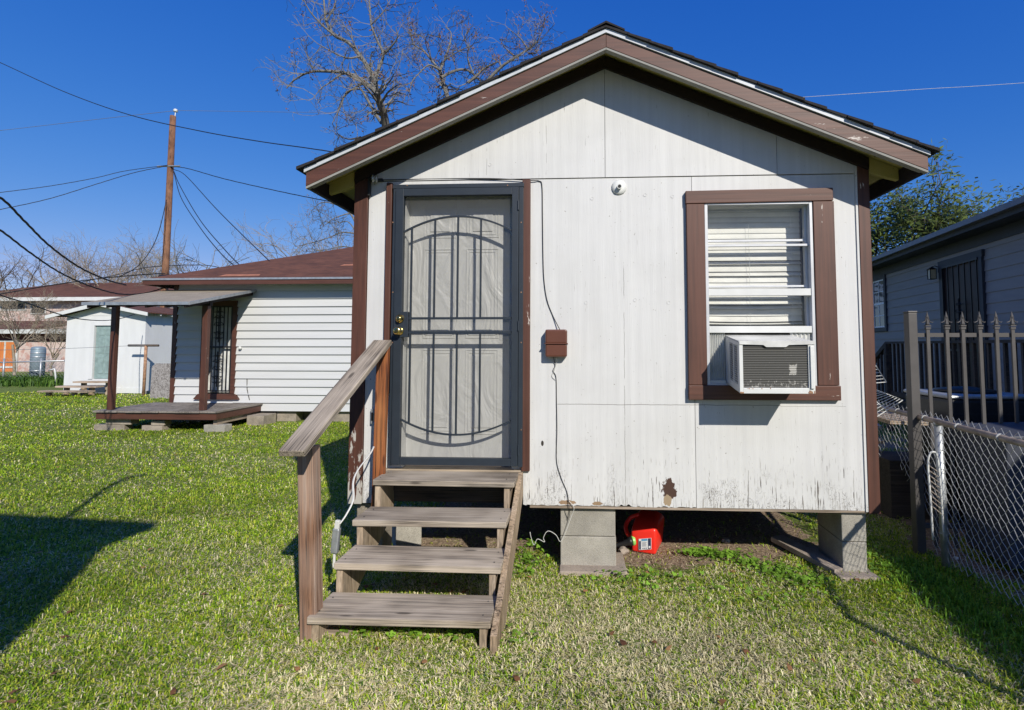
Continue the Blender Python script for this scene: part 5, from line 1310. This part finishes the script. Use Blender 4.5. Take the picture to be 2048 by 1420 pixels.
# green tree at right
def leaftree():
    rs = random.Random(31); Y = 13; base = aty(1830, 690, Y)
    t = thing('leafy_tree', 'green small leaved tree behind the grey house roof at right', 'tree', (base.x, Y, 0)); tr = MB(); tw = MB(); L = [[], 1.0]
    topz = aty(1830, 325, Y).z
    tr.tube([(base.x,Y,-.1),(base.x+.1,Y,1.5),(base.x,Y,2.6)], .2, 9, .15, caps=False)
    for k in range(13):
        a = k*2.399; d = Vector((math.cos(a)*.75, math.sin(a)*.5, rs.uniform(.35, 1.0)))
        grow(tw, (base.x, Y, rs.uniform(1.9, 2.6)), d, (topz-2.4)*.46, .06, 0, rs, 3, 0, .3, L, 3, .15, .62)
    tr.build('trunk', M['bark_dark'], t, 0, True); tw.build('limbs', M['bark_dark'], t)
    vv = []; ff = []; cc = []
    for p in L[0]:
        if rs.random() < .08: continue
        sh = rs.uniform(.6, 1.5)
        for k in range(rs.randint(14, 26)):
            c_ = p+Vector((rs.gauss(0,.16), rs.gauss(0,.16), rs.gauss(.0,.18))); s = rs.uniform(.07, .11); a = Vector((rs.gauss(.3,.8), rs.gauss(0,.8), rs.gauss(.2,.8))).normalized(); bb = a.orthogonal().normalized(); b0 = len(vv)
            vv += [tuple(c_-a*s-Vector(t.location)), tuple(c_+bb*s*.38-Vector(t.location)), tuple(c_+a*s-Vector(t.location)), tuple(c_-bb*s*.38-Vector(t.location))]; ff.append((b0,b0+1,b0+2,b0+3))
            f = sh*rs.uniform(.7, 1.3); cc += [(.10*f,.135*f,.03*f,1)]*4
    me = bpy.data.meshes.new('foliage'); me.from_pydata(vv, [], ff); at = me.attributes.new('tint', 'FLOAT_COLOR', 'POINT'); at.data.foreach_set('color', np.array(cc, np.float32).reshape(-1)); me.materials.append(M['treeleaf'])
    o = bpy.data.objects.new('foliage', me); C.objects.link(o); o.parent = t
leaftree()

# ------------------------------------------------------------------ utility pole and wires
UY = 16.0
ub, ut = aty(326, 640, UY), aty(346, 232, UY)
up_ = thing('utility_pole', 'tall leaning brown wooden utility pole behind the long white house', 'utility pole', (aty(322,760,UY).x, UY, 0))
dirp = (ut-ub); p0_ = ub-dirp*((ub.z+.1)/dirp.z)
MB().tube([p0_, ub, ut], .155, 14, .105).build('pole', M['pole'], up_, 0, True)
MB().tube([ut+Vector((.08,0,-.1)), ut+Vector((.1,0,.18))], .02, 6).build('pin', M['galv'], up_)
MB().lathe([(.03,0),(.09,.02),(.06,.05),(.09,.07),(.05,.12)], ut+Vector((.1,0,.16)), (0,0,1), 12).build('insulator', M['white'], up_, 0, True)
q = aty(340, 334, UY); b = MB(); b.tube([(q.x-.45,UY-.1,q.z),(q.x+.5,UY-.1,q.z)], .03, 6); b.build('clamp', M['galv'], up_)
q = aty(312, 552, UY-1); b = MB(); b.lathe([(.12,0),(.13,.05),(.13,.75),(.1,.8)], (q.x-.35, UY-.4, q.z), (1,0,.03), 14); b.build('splice_case', M['cable'], up_)
def wire(pts, r, label, m='cable', n=8, tw=False):
    P_ = [atd(a, c_, d) for a, c_, d in pts]; S = spline(P_, n)
    b = MB()
    if tw:
        for ph in (0, 2.1, 4.2):
            T = [];
            S2 = spline(P_, 26)
            for i, p in enumerate(S2): a = ph+i*.33; T.append(p+Vector((math.cos(a)*r*.55, 0, math.sin(a)*r*.55)))
            b.tube(T, r*.45, 5)
    else: b.tube(S, r, 5)
    o = b.build('overhead_wire', M[m], None, 0, True); return tag(o, label, 'wire')
wire([(-60,100,6.2),(0,125,6.0),(130,184,5.6),(260,230,5.1),(400,262,4.65),(520,283,4.35),(620,297,4.15),(680,308,4.02),(720,330,3.93),(751,358,3.85)], .0045, 'black service wire sagging from upper left to the small house eave')
wire([(-60,265,21),(0,261,20.8),(200,238,20.3),(345,222,19.9)], .009, 'thin grey wire running left from the pole top', 'greycable')
wire([(348,221,19.9),(420,222,19.9),(560,224,19.7),(720,226,19.5),(900,232,19)], .008, 'thin pale wire running right from the pole top', 'greycable')
wire([(-60,392,17),(0,385,17.4),(100,372,18.2),(190,356,18.9),(250,342,19.4),(338,330,19.8)], .014, 'upper of two wires running left from the pole clamp', tw=True)
wire([(-60,430,16.5),(0,419,17),(100,397,18),(200,366,18.9),(270,345,19.4),(338,331,19.8)], .015, 'lower of two wires running left from the pole clamp', tw=True)
wire([(340,333,19.8),(375,337,19.4),(450,358,18.4),(560,383,17),(660,403,15.5),(760,420,14)], .016, 'black wire sagging right from the pole clamp behind the small house', tw=True)
wire([(348,345,19.8),(362,395,18),(400,455,15.5),(440,505,13.5),(476,538,12)], .013, 'steepest service wire dropping from the pole to the brown roof')
wire([(348,343,19.8),(360,372,18.4),(400,440,15.8),(450,500,13.4),(485,536,12)], .013, 'second service wire dropping from the pole to the brown roof')
wire([(345,338,19.8),(370,350,19),(430,415,16),(490,475,13.8),(545,528,12)], .013, 'widest service wire dropping from the pole to the brown roof')
wire([(333,400,19.7),(318,462,19),(300,502,18.4),(272,535,17.8),(235,555,17)], .014, 'curved wire falling left from the middle of the pole')
wire([(-60,380,5.2),(0,395,5.6),(50,443,6.2),(100,492,7),(160,535,8),(215,560,9),(252,570,9.8)], .016, 'thick black twisted cable crossing the lower left sky', tw=True)
wire([(-60,430,5.2),(0,460,5.8),(60,505,6.6),(120,545,7.6),(180,572,8.6),(240,588,9.6),(290,586,10.6),(340,572,11)], .014, 'thinner black cable below the thick one in the lower left sky', tw=True)
wire([(-60,560,8),(0,590,8.6),(60,608,9.6),(110,626,10.6),(160,638,12),(210,641,13.5),(245,636,15),(270,628,16)], .012, 'low slack wire looping across the shed front')
wire([(-60,594,20),(0,588,20),(100,571,20),(200,557,20),(290,549,19.8),(330,547,19.7)], .022, 'straight black wire just above the brick house roof')
wire([(160,565,20),(240,548,20),(300,534,20),(400,530,19.8),(450,537,19.5)], .014, 'wire passing low behind the pole above the porch')
wire([(0,700,14),(130,697,14),(250,692,14.4),(290,691,14.6)], .006, 'thin clothesline running left from the T pole', 'greycable')
wire([(1500,201,22),(1625,193,22),(1850,178,22),(2100,162,22),(3200,80,22)], .009, 'pale wire crossing the sky right of the roof', 'galv_wire')

# ------------------------------------------------------------------ right neighbour
rot_ = .135; A0 = 5.7
nu = Vector((rot_, 1, 0)).normalized(); nn_ = Vector((-nu.y, nu.x, 0))          # along the wall, outward (towards us)
NP = Vector((A0, CAM.y, 0))
def WX(v): return NP+nu*v.x+nn_*(-v.y)+Vector((0,0,v.z))            # local x along wall (away), y into wall
def ws(px, py, out=0):
    h = hit(px, py, NP+nn_*out, nn_); r_ = h-NP; return r_.dot(nu), h.z
s2048, z2048 = ws(2048, 448); sfar, zfar = ws(1742, 539)
print('neigh', s2048, z2048, sfar, zfar)
nh = thing('house', 'grey lap sided neighbour house with dark trim at the right edge', 'house', tuple(WX(Vector((6,0,0)))))
nzt = (z2048+zfar)/2; nzb = .45; n0, n1 = -3.0, 14.5
dsa, _ = ws(1886, 600); dsb, _ = ws(1974, 600); dzt = ws(1930, 510)[1]; dzb = .62
if dsa > dsb: dsa, dsb = dsb, dsa
wsa, _ = ws(1746, 600); wsb, _ = ws(1775, 600); wza = ws(1762, 663)[1]; wzb_ = ws(1762, 552)[1]
if wsa > wsb: wsa, wsb = wsb, wsa
print('door', dsa, dsb, dzt, 'win', wsa, wsb, wza, wzb_)
b = MB(WX); b.box(n0, n1, .001, 5, nzb, nzt); b.build('wall', M['siding_grey'], nh)
b = MB(WX)
def nlap(s0, s1, z0, z1, ex=.19, d=.018):
    z = nzb
    while z < nzt-.01:
        zz = min(z+ex, nzt)
        if zz > z0+.01 and z < z1-.01:
            za_, zb_ = max(z, z0), min(zz, z1); b.prism([(0, zb_), (-.003, zb_), (-d, za_), (0, za_)], s0, s1, 'x')
        z = zz
nlap(n0, dsa, nzb, nzt); nlap(dsa, dsb, dzt, nzt); nlap(dsb, wsa, nzb, nzt); nlap(wsb, n1, nzb, nzt); nlap(wsa, wsb, wzb_, nzt); nlap(wsa, wsb, nzb, wza); nlap(dsa, dsb, nzb, dzb)
b.build('siding', M['siding_grey'], nh)
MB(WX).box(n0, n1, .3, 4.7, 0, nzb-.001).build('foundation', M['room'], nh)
# eave, gutter, roof
eo = .42; ezt = nzt+.20
b = MB(WX); b.box(n0-.4, n1+.4, -eo, -.02, nzt+.0, nzt+.02); b.build('soffit', M['navytrim'], nh)
b = MB(WX); b.box(n0-.4, n1+.4, -.035, -.0185, nzt-.20, nzt-.001); b.build('frieze_board', M['navytrim'], nh)
b = MB(WX); b.box(n0-.4, n1+.4, -eo-.02, -eo-.001, nzt-.02, nzt+.14); b.build('fascia', M['navytrim'], nh)
b = MB(WX); b.box(n0-.42, n1+.42, -eo-.13, -eo-.021, nzt+.06, nzt+.15); b.build('gutter', plain('grey_gutter', (.16,.16,.165), .45, .1), nh)
b = MB(WX); b.prism([(-eo-.06, nzt+.165),(3.0, nzt+1.5),(6.0,nzt+.165),(6.0,nzt+.13),(3,nzt+1.46),(-eo-.06,nzt+.155)], n0-.45, n1+.45, 'x'); b.build('roof', M['shingle_black'], nh)
# window
nw = thing('window', None, None, (0,0,0)); nw.parent = nh; nw.location = WX(Vector(((wsa+wsb)/2, 0, wza)))-Vector(nh.location)
tt_ = .10
for (a0,a1,c0,c1) in ((wsa,wsa+tt_,wza+tt_,wzb_-tt_),(wsb-tt_,wsb,wza+tt_,wzb_-tt_),(wsa,wsb,wza,wza+tt_),(wsa,wsb,wzb_-tt_,wzb_)): MB(WX).box(a0,a1,-.05,-.0,c0,c1).build('casing', M['navytrim'], nw)
a0,a1,c0,c1 = wsa+tt_, wsb-tt_, wza+tt_, wzb_-tt_; cm = (c0+c1)/2
b = MB(WX); fw_ = .035
for (p_,q_,r_,s_) in ((a0,a0+fw_,c0,c1),(a1-fw_,a1,c0,c1),(a0,a1,c0,c0+fw_),(a0,a1,c1-fw_,c1),(a0,a1,cm-.025,cm+.025)): b.box(p_,q_,-.036,-.0,r_,s_)
am = (a0+a1)/2; b.box(am-.01,am+.01,-.03,0,c0,c1); b.box(a0,a1,-.031,0,(c0+cm)/2-.01,(c0+cm)/2+.01); b.box(a0,a1,-.031,0,(c1+cm)/2-.01,(c1+cm)/2+.01); b.build('frame', plain('bright_white_vinyl', (.85,.85,.84), .4, 0, .03), nw)
M['pane_grey'] = plain('reflective_pane', (.06,.07,.08), .08)
MB(WX).box(a0,a1,-.022,-.0,c0,c1).build('pane', M['pane_grey'], nw)
# barred door
nd = thing('barred_door', None, None, (0,0,0)); nd.parent = nh; nd.location = WX(Vector(((dsa+dsb)/2, 0, dzb)))-Vector(nh.location)
for (a0,a1,c0,c1) in ((dsa,dsa+.1,dzb,dzt-.12),(dsb-.1,dsb,dzb,dzt-.12),(dsa-.02,dsb+.02,dzt-.12,dzt)): MB(WX).box(a0,a1,-.06,-.0,c0,c1).build('casing', M['navytrim'], nd)
MB(WX).box(dsa+.1, dsb-.1, -.012, 0, dzb, dzt-.12).build('slab', plain('dark_red_door', (.035,.014,.012), .5), nd)
b = MB(WX)
for k in range(7):
    x = dsa+.14+(dsb-dsa-.28)*k/6; b.box(x-.009,x+.009,-.075,-.055,dzb+.03,dzt-.14)
b.box(dsa+.1,dsb-.1,-.076,-.054,dzb,dzb+.04); b.box(dsa+.1,dsb-.1,-.076,-.054,dzt-.16,dzt-.12); b.box(dsa+.1,dsb-.1,-.076,-.054,dzb+.9,dzb+.94); b.build('bars', M['black'], nd)
b = MB(WX); scroll(b, (dsa+dsb)/2, dzb+1.45, -.085, 1.15); b.build('scrollwork', M['black'], nd)
# sconce
sp_, zp_ = ws(1868, 546, .1)
sc_ = thing('wall_lantern', 'small black wall lantern on the grey house beside its barred door', 'wall lantern', tuple(WX(Vector((sp_, -.03, zp_-.1)))))
MB(WX).box(sp_-.11, sp_-.03, -.045, -.02, zp_+.0, zp_+.12).build('bracket', M['black'], sc_)
b = MB(WX); b.tube([(sp_-.07,-.04,zp_+.10),(sp_-.04,-.10,zp_+.14),(sp_,-.14,zp_+.12)], .01, 6); b.build('arm', M['black'], sc_)
b = MB(WX); b.add([(sp_-.075,-.215,zp_+.07),(sp_+.075,-.215,zp_+.07),(sp_+.075,-.065,zp_+.07),(sp_-.075,-.065,zp_+.07),(sp_,-.14,zp_+.13)], [(0,1,4),(1,2,4),(2,3,4),(3,0,4),(3,2,1,0)]); b.build('cap', M['black'], sc_)
b = MB(WX)
for (dx, dy) in ((-.055,-.195),(.055,-.195),(.055,-.085),(-.055,-.085)): b.box(sp_+dx-.006, sp_+dx+.006, dy-.006, dy+.006, zp_-.12, zp_+.07)
b.box(sp_-.06,sp_+.06,-.2,-.08,zp_-.13,zp_-.12); b.build('cage', M['black'], sc_)
b = MB(WX); b.box(sp_-.05,sp_+.05,-.19,-.09,zp_-.119,zp_+.069); b.build('lantern_glass', plain('amber_frosted_glass', (.5,.42,.25), .3), sc_)
# timber landing with railing beside the neighbour
nr = thing('timber_landing', 'dark grey wooden landing railing in front of the grey house door', 'railing', tuple(WX(Vector((dsb, -1.2, 0)))))
rt_ = ws(1850, 682, 1.25)[1]
l0, _ = ws(2300, 690, 1.25); l1, _ = ws(1775, 690, 1.25)
l0 = min(l0, 2.0)
MB(WX).box(l0, l1, -1.29, -1.20, rt_-.04, rt_).build('top_rail', M['dark_wood'], nr)
MB(WX).box(l0, l1, -1.27, -1.22, .68, .76).build('bottom_rail', M['dark_wood'], nr)
b_ = l0; k = 0
while b_ < l1:
    MB(WX).box(b_, b_+.04, -1.265, -1.225, .761, rt_-.041).build('baluster', M['dark_wood'], nr); b_ += .17
for s_ in (l0+.05, (l0+l1)/2, l1-.05): MB(WX).box(s_-.045, s_+.045, -1.32, -1.2201, 0, rt_-.042).build('post', M['dark_wood'], nr)
MB(WX).box(l0, l1, -1.2, -.05, .56, .60).build('deck', M['dark_wood'], nr)
b = MB(WX); b.prism([(l1,rt_),(l1+1.5,rt_-.75),(l1+1.5,rt_-.84),(l1,rt_-.09)], -1.29, -1.20); b.build('stair_rail', M['dark_wood'], nr)
b = MB(WX)
for k in range(8): s_ = l1+.12+k*.17; b.box(s_, s_+.04, -1.265, -1.225, .55-k*.06, rt_-.10-(s_-l1)*.5)
b.build('stair_balusters', M['dark_wood'], nr)

# ------------------------------------------------------------------ iron fence (faces us, beyond the chain link)
IY = CAM.y+4.35
M['taupe_iron'] = plain('grey_painted_iron', (.08,.075,.072), .5, .1, .15)
ifn = thing('iron_fence', 'grey painted iron fence with spear finials between the two houses', 'fence', (aty(1950,700,IY).x, IY, 0))
ip = aty(1823, 700, IY).x; pzt = aty(1823, 626, IY).z
MB().box(ip-.034, ip+.034, IY-.034, IY+.034, 0, pzt).build('post', M['taupe_iron'], ifn, .004)
MB().box(ip-.038, ip+.038, IY-.038, IY+.038, pzt+.001, pzt+.015).build('post_cap', M['taupe_iron'], ifn, .006)
irz = aty(1950, 670, IY).z; iz2 = .22
MB().box(ip+.035, ip+1.9, IY-.016, IY+.016, irz-.016, irz+.016).build('top_rail', M['taupe_iron'], ifn)
MB().box(ip+.035, ip+1.9, IY-.016, IY+.016, iz2-.016, iz2+.016).build('bottom_rail', M['taupe_iron'], ifn)
pk_ = [aty(a, 700, IY).x for a in (1853,1891,1923,1957,1990,2022,2055,2088,2120)]
ftip = aty(1923, 623, IY).z
for x in pk_:
    pi = MB().box(x-.0125, x+.0125, IY-.031, IY-.0165, .06, irz+.045).build('picket', M['taupe_iron'], ifn)
    b = MB(); b.box(x-.018, x+.018, IY-.036, IY-.012, irz+.046, irz+.062); b.box(x-.02, x+.02, IY-.038, IY-.010, irz+.068, irz+.078)
    z = irz+.078; H_ = ftip-z
    b.lathe([(.012,0),(.016,.01),(.007,.05),(.011,H_*.6),(.001,H_)], (x,IY-.024,z), (0,0,1), 8)
    for s_ in (-1, 1):
        b.tube(spline([(x+s_*.004,IY-.024,z+.075),(x+s_*.014,IY-.024,z+.035),(x+s_*.034,IY-.024,z+.022),(x+s_*.045,IY-.024,z+.026)], 4), .006, 6, .002)
    b.build('finial', M['taupe_iron'], pi)

# ------------------------------------------------------------------ chain link fence at right
cpost = atz(1893, 1138, 0); cz = aty(1887, 842, cpost.y).z
c1 = atz(1900, 1128, 0)
zr = cz
ra_ = hit(1747, 810, (0,0,zr), (0,0,1)); rb_ = hit(2048, 887, (0,0,zr), (0,0,1))
print('chain', cpost, cz, ra_, rb_)
cu = (ra_-rb_); cu.z = 0; cu.normalize()
P1 = rb_-cu*1.3; P2 = ra_+cu*.6
cf = thing('chain_link_fence', 'chain link fence with rusty top rail running past the right corner of the white house', 'fence', (cpost.x, cpost.y, 0))
MB().tube([P1, (P1+P2)/2+Vector((.005,0,-.004)), P2], .021, 12).build('top_rail', M['rust_rail'], cf, 0, True)
def onf(y): t_ = (y-P1.y)/(P2.y-P1.y); return P1+(P2-P1)*t_
pp = onf(cpost.y)
for yy in (cpost.y, cpost.y-2.4+.2, cpost.y+2.2):
    q = onf(yy)+Vector((.03,0,0)); MB().tube([(q.x,yy,-.05),(q.x-.015,yy,zr-.03)], .027, 12).build('post', M['galv'], cf, 0, True)
    MB().lathe([(.03,0),(.033,.01),(.03,.035),(.01,.05)], (q.x-.015,yy,zr-.03), (0,0,1), 12).build('post_cap', M['galv'], cf, 0, True)
Lf = (P2-P1).length; tm = (ra_-P1).length
def zbot(s):
    if s > tm-.42: return .62+.12*math.sin(s*9)
    if s > tm-.9: return .28+.3*(s-(tm-.9))/.48
    return .06+.03*math.sin(s*5)
b = MB(); chainlink(b, (P1.x+.026, P1.y, 0), cu, Lf, zbot, zr+.05, .0365, .0020, 4); b.build('mesh', M['galv_wire'], cf)
b = MB()
for k in range(9):
    q = P1+(P2-P1)*((k+.5)/9); b.lathe([(.024,-.004),(.0255,0),(.024,.004)], q, cu, 12); b.tube([q+Vector((.02,0,-.01)), q+Vector((.03,.02,-.05))], .002, 4)
b.build('wire_tie', M['galv_wire'], cf)
b = MB()
for z in (.25,.5,.72,.86,.98): q = onf(cpost.y)+Vector((.03,0,0)); b.lathe([(.029,-.002),(.031,0),(.029,.002)], (q.x-.008,cpost.y,z), (.2,0,1), 12)
b.build('post_tie', M['galv_wire'], cf)

# things behind the fences
def rackpoly(pA, pB, pC, pD, Y0, Y1, nb, label):
    A, B_, Cc, D_ = aty(*pA, Y0), aty(*pB, Y0), aty(*pC, Y1), aty(*pD, Y1)
    t = thing('wire_rack', label, 'wire rack', tuple(D_), 'white wire racks')
    b = MB(); b.tube([A, B_, Cc, D_, A], .0045, 6); b.build('rim', M['white'], t)
    b = MB()
    for k in range(1, nb): f = k/nb; b.tube([A.lerp(D_, f), B_.lerp(Cc, f)], .0026, 4)
    for f in (.3, .7): b.tube([A.lerp(B_, f), D_.lerp(Cc, f)], .003, 4)
    b.build('wires', M['white'], t)
rackpoly((1660,716), (1741,714), (1773,764), (1690,772), .95, .85, 8, 'slanted upper white wire rack leaning beside the house corner')
rackpoly((1660,780), (1748,778), (1806,800), (1700,868), .75, .60, 10, 'lower white wire rack tilted behind the chain link fence')
def cond(px, py, Y, w_, d_, h, label):
    q = aty(px, py, Y); t = thing('condenser_unit', label, 'air conditioner', (q.x, Y, 0), None)
    x0, x1 = q.x-w_/2, q.x+w_/2; MB().box(x0, x1, Y, Y+d_, .02, h-.06).build('body', M['blackplastic'], t, .03)
    MB().box(x0-.01, x1+.01, Y-.01, Y+d_+.01, h-.059, h-.02).build('top_rim', M['galv'], t, .02)
    b = MB()
    for k in range(12): z = .08+k*(h-.2)/12; b.box(x0-.006, x1+.006, Y-.007, Y-.001, z, z+.012)
    b.build('louvres', M['steel_dark'], t)
    MB().lathe([(.25,0),(.26,.02),(.06,.05)], ((x0+x1)/2, Y+d_/2, h-.018), (0,0,1), 24).build('fan_guard', M['steel_dark'], t, 0, True)
cond(1985, 790, 1.15, .75, .7, aty(1985, 786, 1.15).z, 'black outdoor condenser with pale top rim behind the iron fence')
q = aty(2062, 790, .95); 
# pile of junk: flattened sheets + timber
q = aty(1795, 800, 1.35)
jk = thing('scrap_pile', 'pile of pale scrap sheets stacked behind the chain link fence', 'scrap pile', (q.x, 1.4, 0)); rr = random.Random(4)
for k in range(7):
    z = .55+k*.055; o = MB().box(-.38, .38, -.28, .28, 0, .03).build('sheet', M[['grey_wood','white_dirty','pale_wood','galv'][k % 4]], jk); o.location = wpos(jk)*2+Vector((rr.uniform(-.08,.12), rr.uniform(-.05,.15), z))-wpos(jk); o.rotation_euler = (rr.uniform(-.05,.05), rr.uniform(-.05,.05), rr.uniform(-.4,.4))
MB().box(q.x-.12, q.x+.36, 1.3, 1.75, 0, .54).build('crate', M['dark_wood'], jk)
# dark storage bin close behind the fence with a pale corner
M['bin'] = plain('dark_blue_grey_plastic', (.045,.05,.066), .6, 0, .1)
qa = aty(1912, 1000, .45); bzt = aty(1950, 880, -.10).z; bx_ = qa.x
bn = thing('storage_bin', 'large dark blue grey bin behind the chain link fence at the right edge', 'bin', (bx_+.7, .1, 0))
MB().add([(bx_+.02,-.05,.10),(bx_+1.4,-.10,.10),(bx_+1.4,.45,.10),(bx_+.04,.42,.10),(bx_-.02,-.10,bzt),(bx_+1.45,-.16,bzt+.04),(bx_+1.45,.48,bzt+.04),(bx_+.0,.46,bzt)], [(3,2,1,0),(4,5,6,7),(0,1,5,4),(1,2,6,5),(2,3,7,6),(3,0,4,7)]).build('body', M['bin'], bn, .01)
MB().add([(bx_-.04,-.12,bzt+.002),(bx_+1.47,-.18,bzt+.042),(bx_+1.47,.50,bzt+.042),(bx_-.02,.48,bzt+.002),(bx_-.04,-.12,bzt+.03),(bx_+1.47,-.18,bzt+.07),(bx_+1.47,.50,bzt+.07),(bx_-.02,.48,bzt+.03)], [(3,2,1,0),(4,5,6,7),(0,1,5,4),(1,2,6,5),(2,3,7,6),(3,0,4,7)]).build('lid', M['bin'], bn, .008)
for k in range(4): MB().box(bx_+.15+k*.3, bx_+.17+k*.3, -.115-k*.013, -.06, .15, bzt-.05).build('rib', M['bin'], bn)
# white tube framed lounge folded up
fa = aty(1872, 912, .05); 
fc = thing('folding_chair', 'folded white tube framed chair standing behind the chain link post', 'folding chair', (fa.x, .05, 0))
zt3 = fa.z
L3 = [aty(1866,1080,.05), aty(1861,1000,.05), aty(1856,930,.05), aty(1860,908,.05), aty(1867,904,.05), aty(1874,912,.05), aty(1880,960,.05), aty(1888,1080,.05)]
MB().tube(spline(L3, 5), .0075, 8).build('frame', M['white_dirty'], fc, 0, True)
b = MB()
for k in range(9):
    f = k/9; a = L3[2].lerp(L3[0], f*.6); c_ = L3[6].lerp(L3[7], f*.6)+Vector((0,0,.08*(1-f))); b.tube([a, c_-Vector((0,0,.03))], .0035, 5)
b.build('webbing', M['pad'], fc)
rock(1890, 1105, .03, 'grey stone at the foot of the chain link post', 'concrete')
rock(1912, 1118, .02, 'small white pebble beside the chain link post', 'white')

# ------------------------------------------------------------------ building beside the camera (out of frame; casts the shade on the left lawn)
tipw = atz(316, 1046, 0); ex_z = 4.4; t_ = ex_z/(-SUN.z); tc = tipw-SUN*t_
print('caster corner', tc)
cb = thing('house', 'white house behind the viewpoint whose eave shades the left lawn', 'house', (tc.x-3, tc.y-3, 0))
ed = atz(10, 1029, 0)-tipw; ed.normalize()           # eave direction
en = Vector((ed.y, -ed.x, 0));
if en.y > 0: en = -en
def CB(v): return tc+ed*v.x+en*v.y+Vector((0,0,v.z-ex_z))
MB(CB).box(0, 6.5, 0, 5, ex_z-.12, ex_z).build('eave', M['brown'], cb)
MB(CB).box(.17, 6.2, .17, 4.7, 0, ex_z-.121).build('wall', M['siding_white'], cb)
b = MB(CB); b.add([(0,0,ex_z+.002),(6.5,0,ex_z+.002),(6.5,5,ex_z+.002),(0,5,ex_z+.002),(2.5,2.5,ex_z+.35),(4,2.5,ex_z+.35)], [(0,1,5,4),(1,2,5),(2,3,4,5),(3,0,4)]); b.build('roof', M['shingle_brown'], cb)
mx0, my0 = atz(140,1032,0).x+.566*(ex_z+.05)/.746, atz(140,1032,0).y-(ex_z+.05)/.746
MB().tube(spline([(mx0,my0,ex_z-.1),(mx0,my0,ex_z+.55),(mx0+.02,my0,ex_z+.85),(mx0+.12,my0+.02,ex_z+1.10),(mx0+.26,my0+.05,ex_z+1.17)], 5), .035, 8).build('service_mast', M['galv'], cb, 0, True)
bpy.context.view_layer.update()
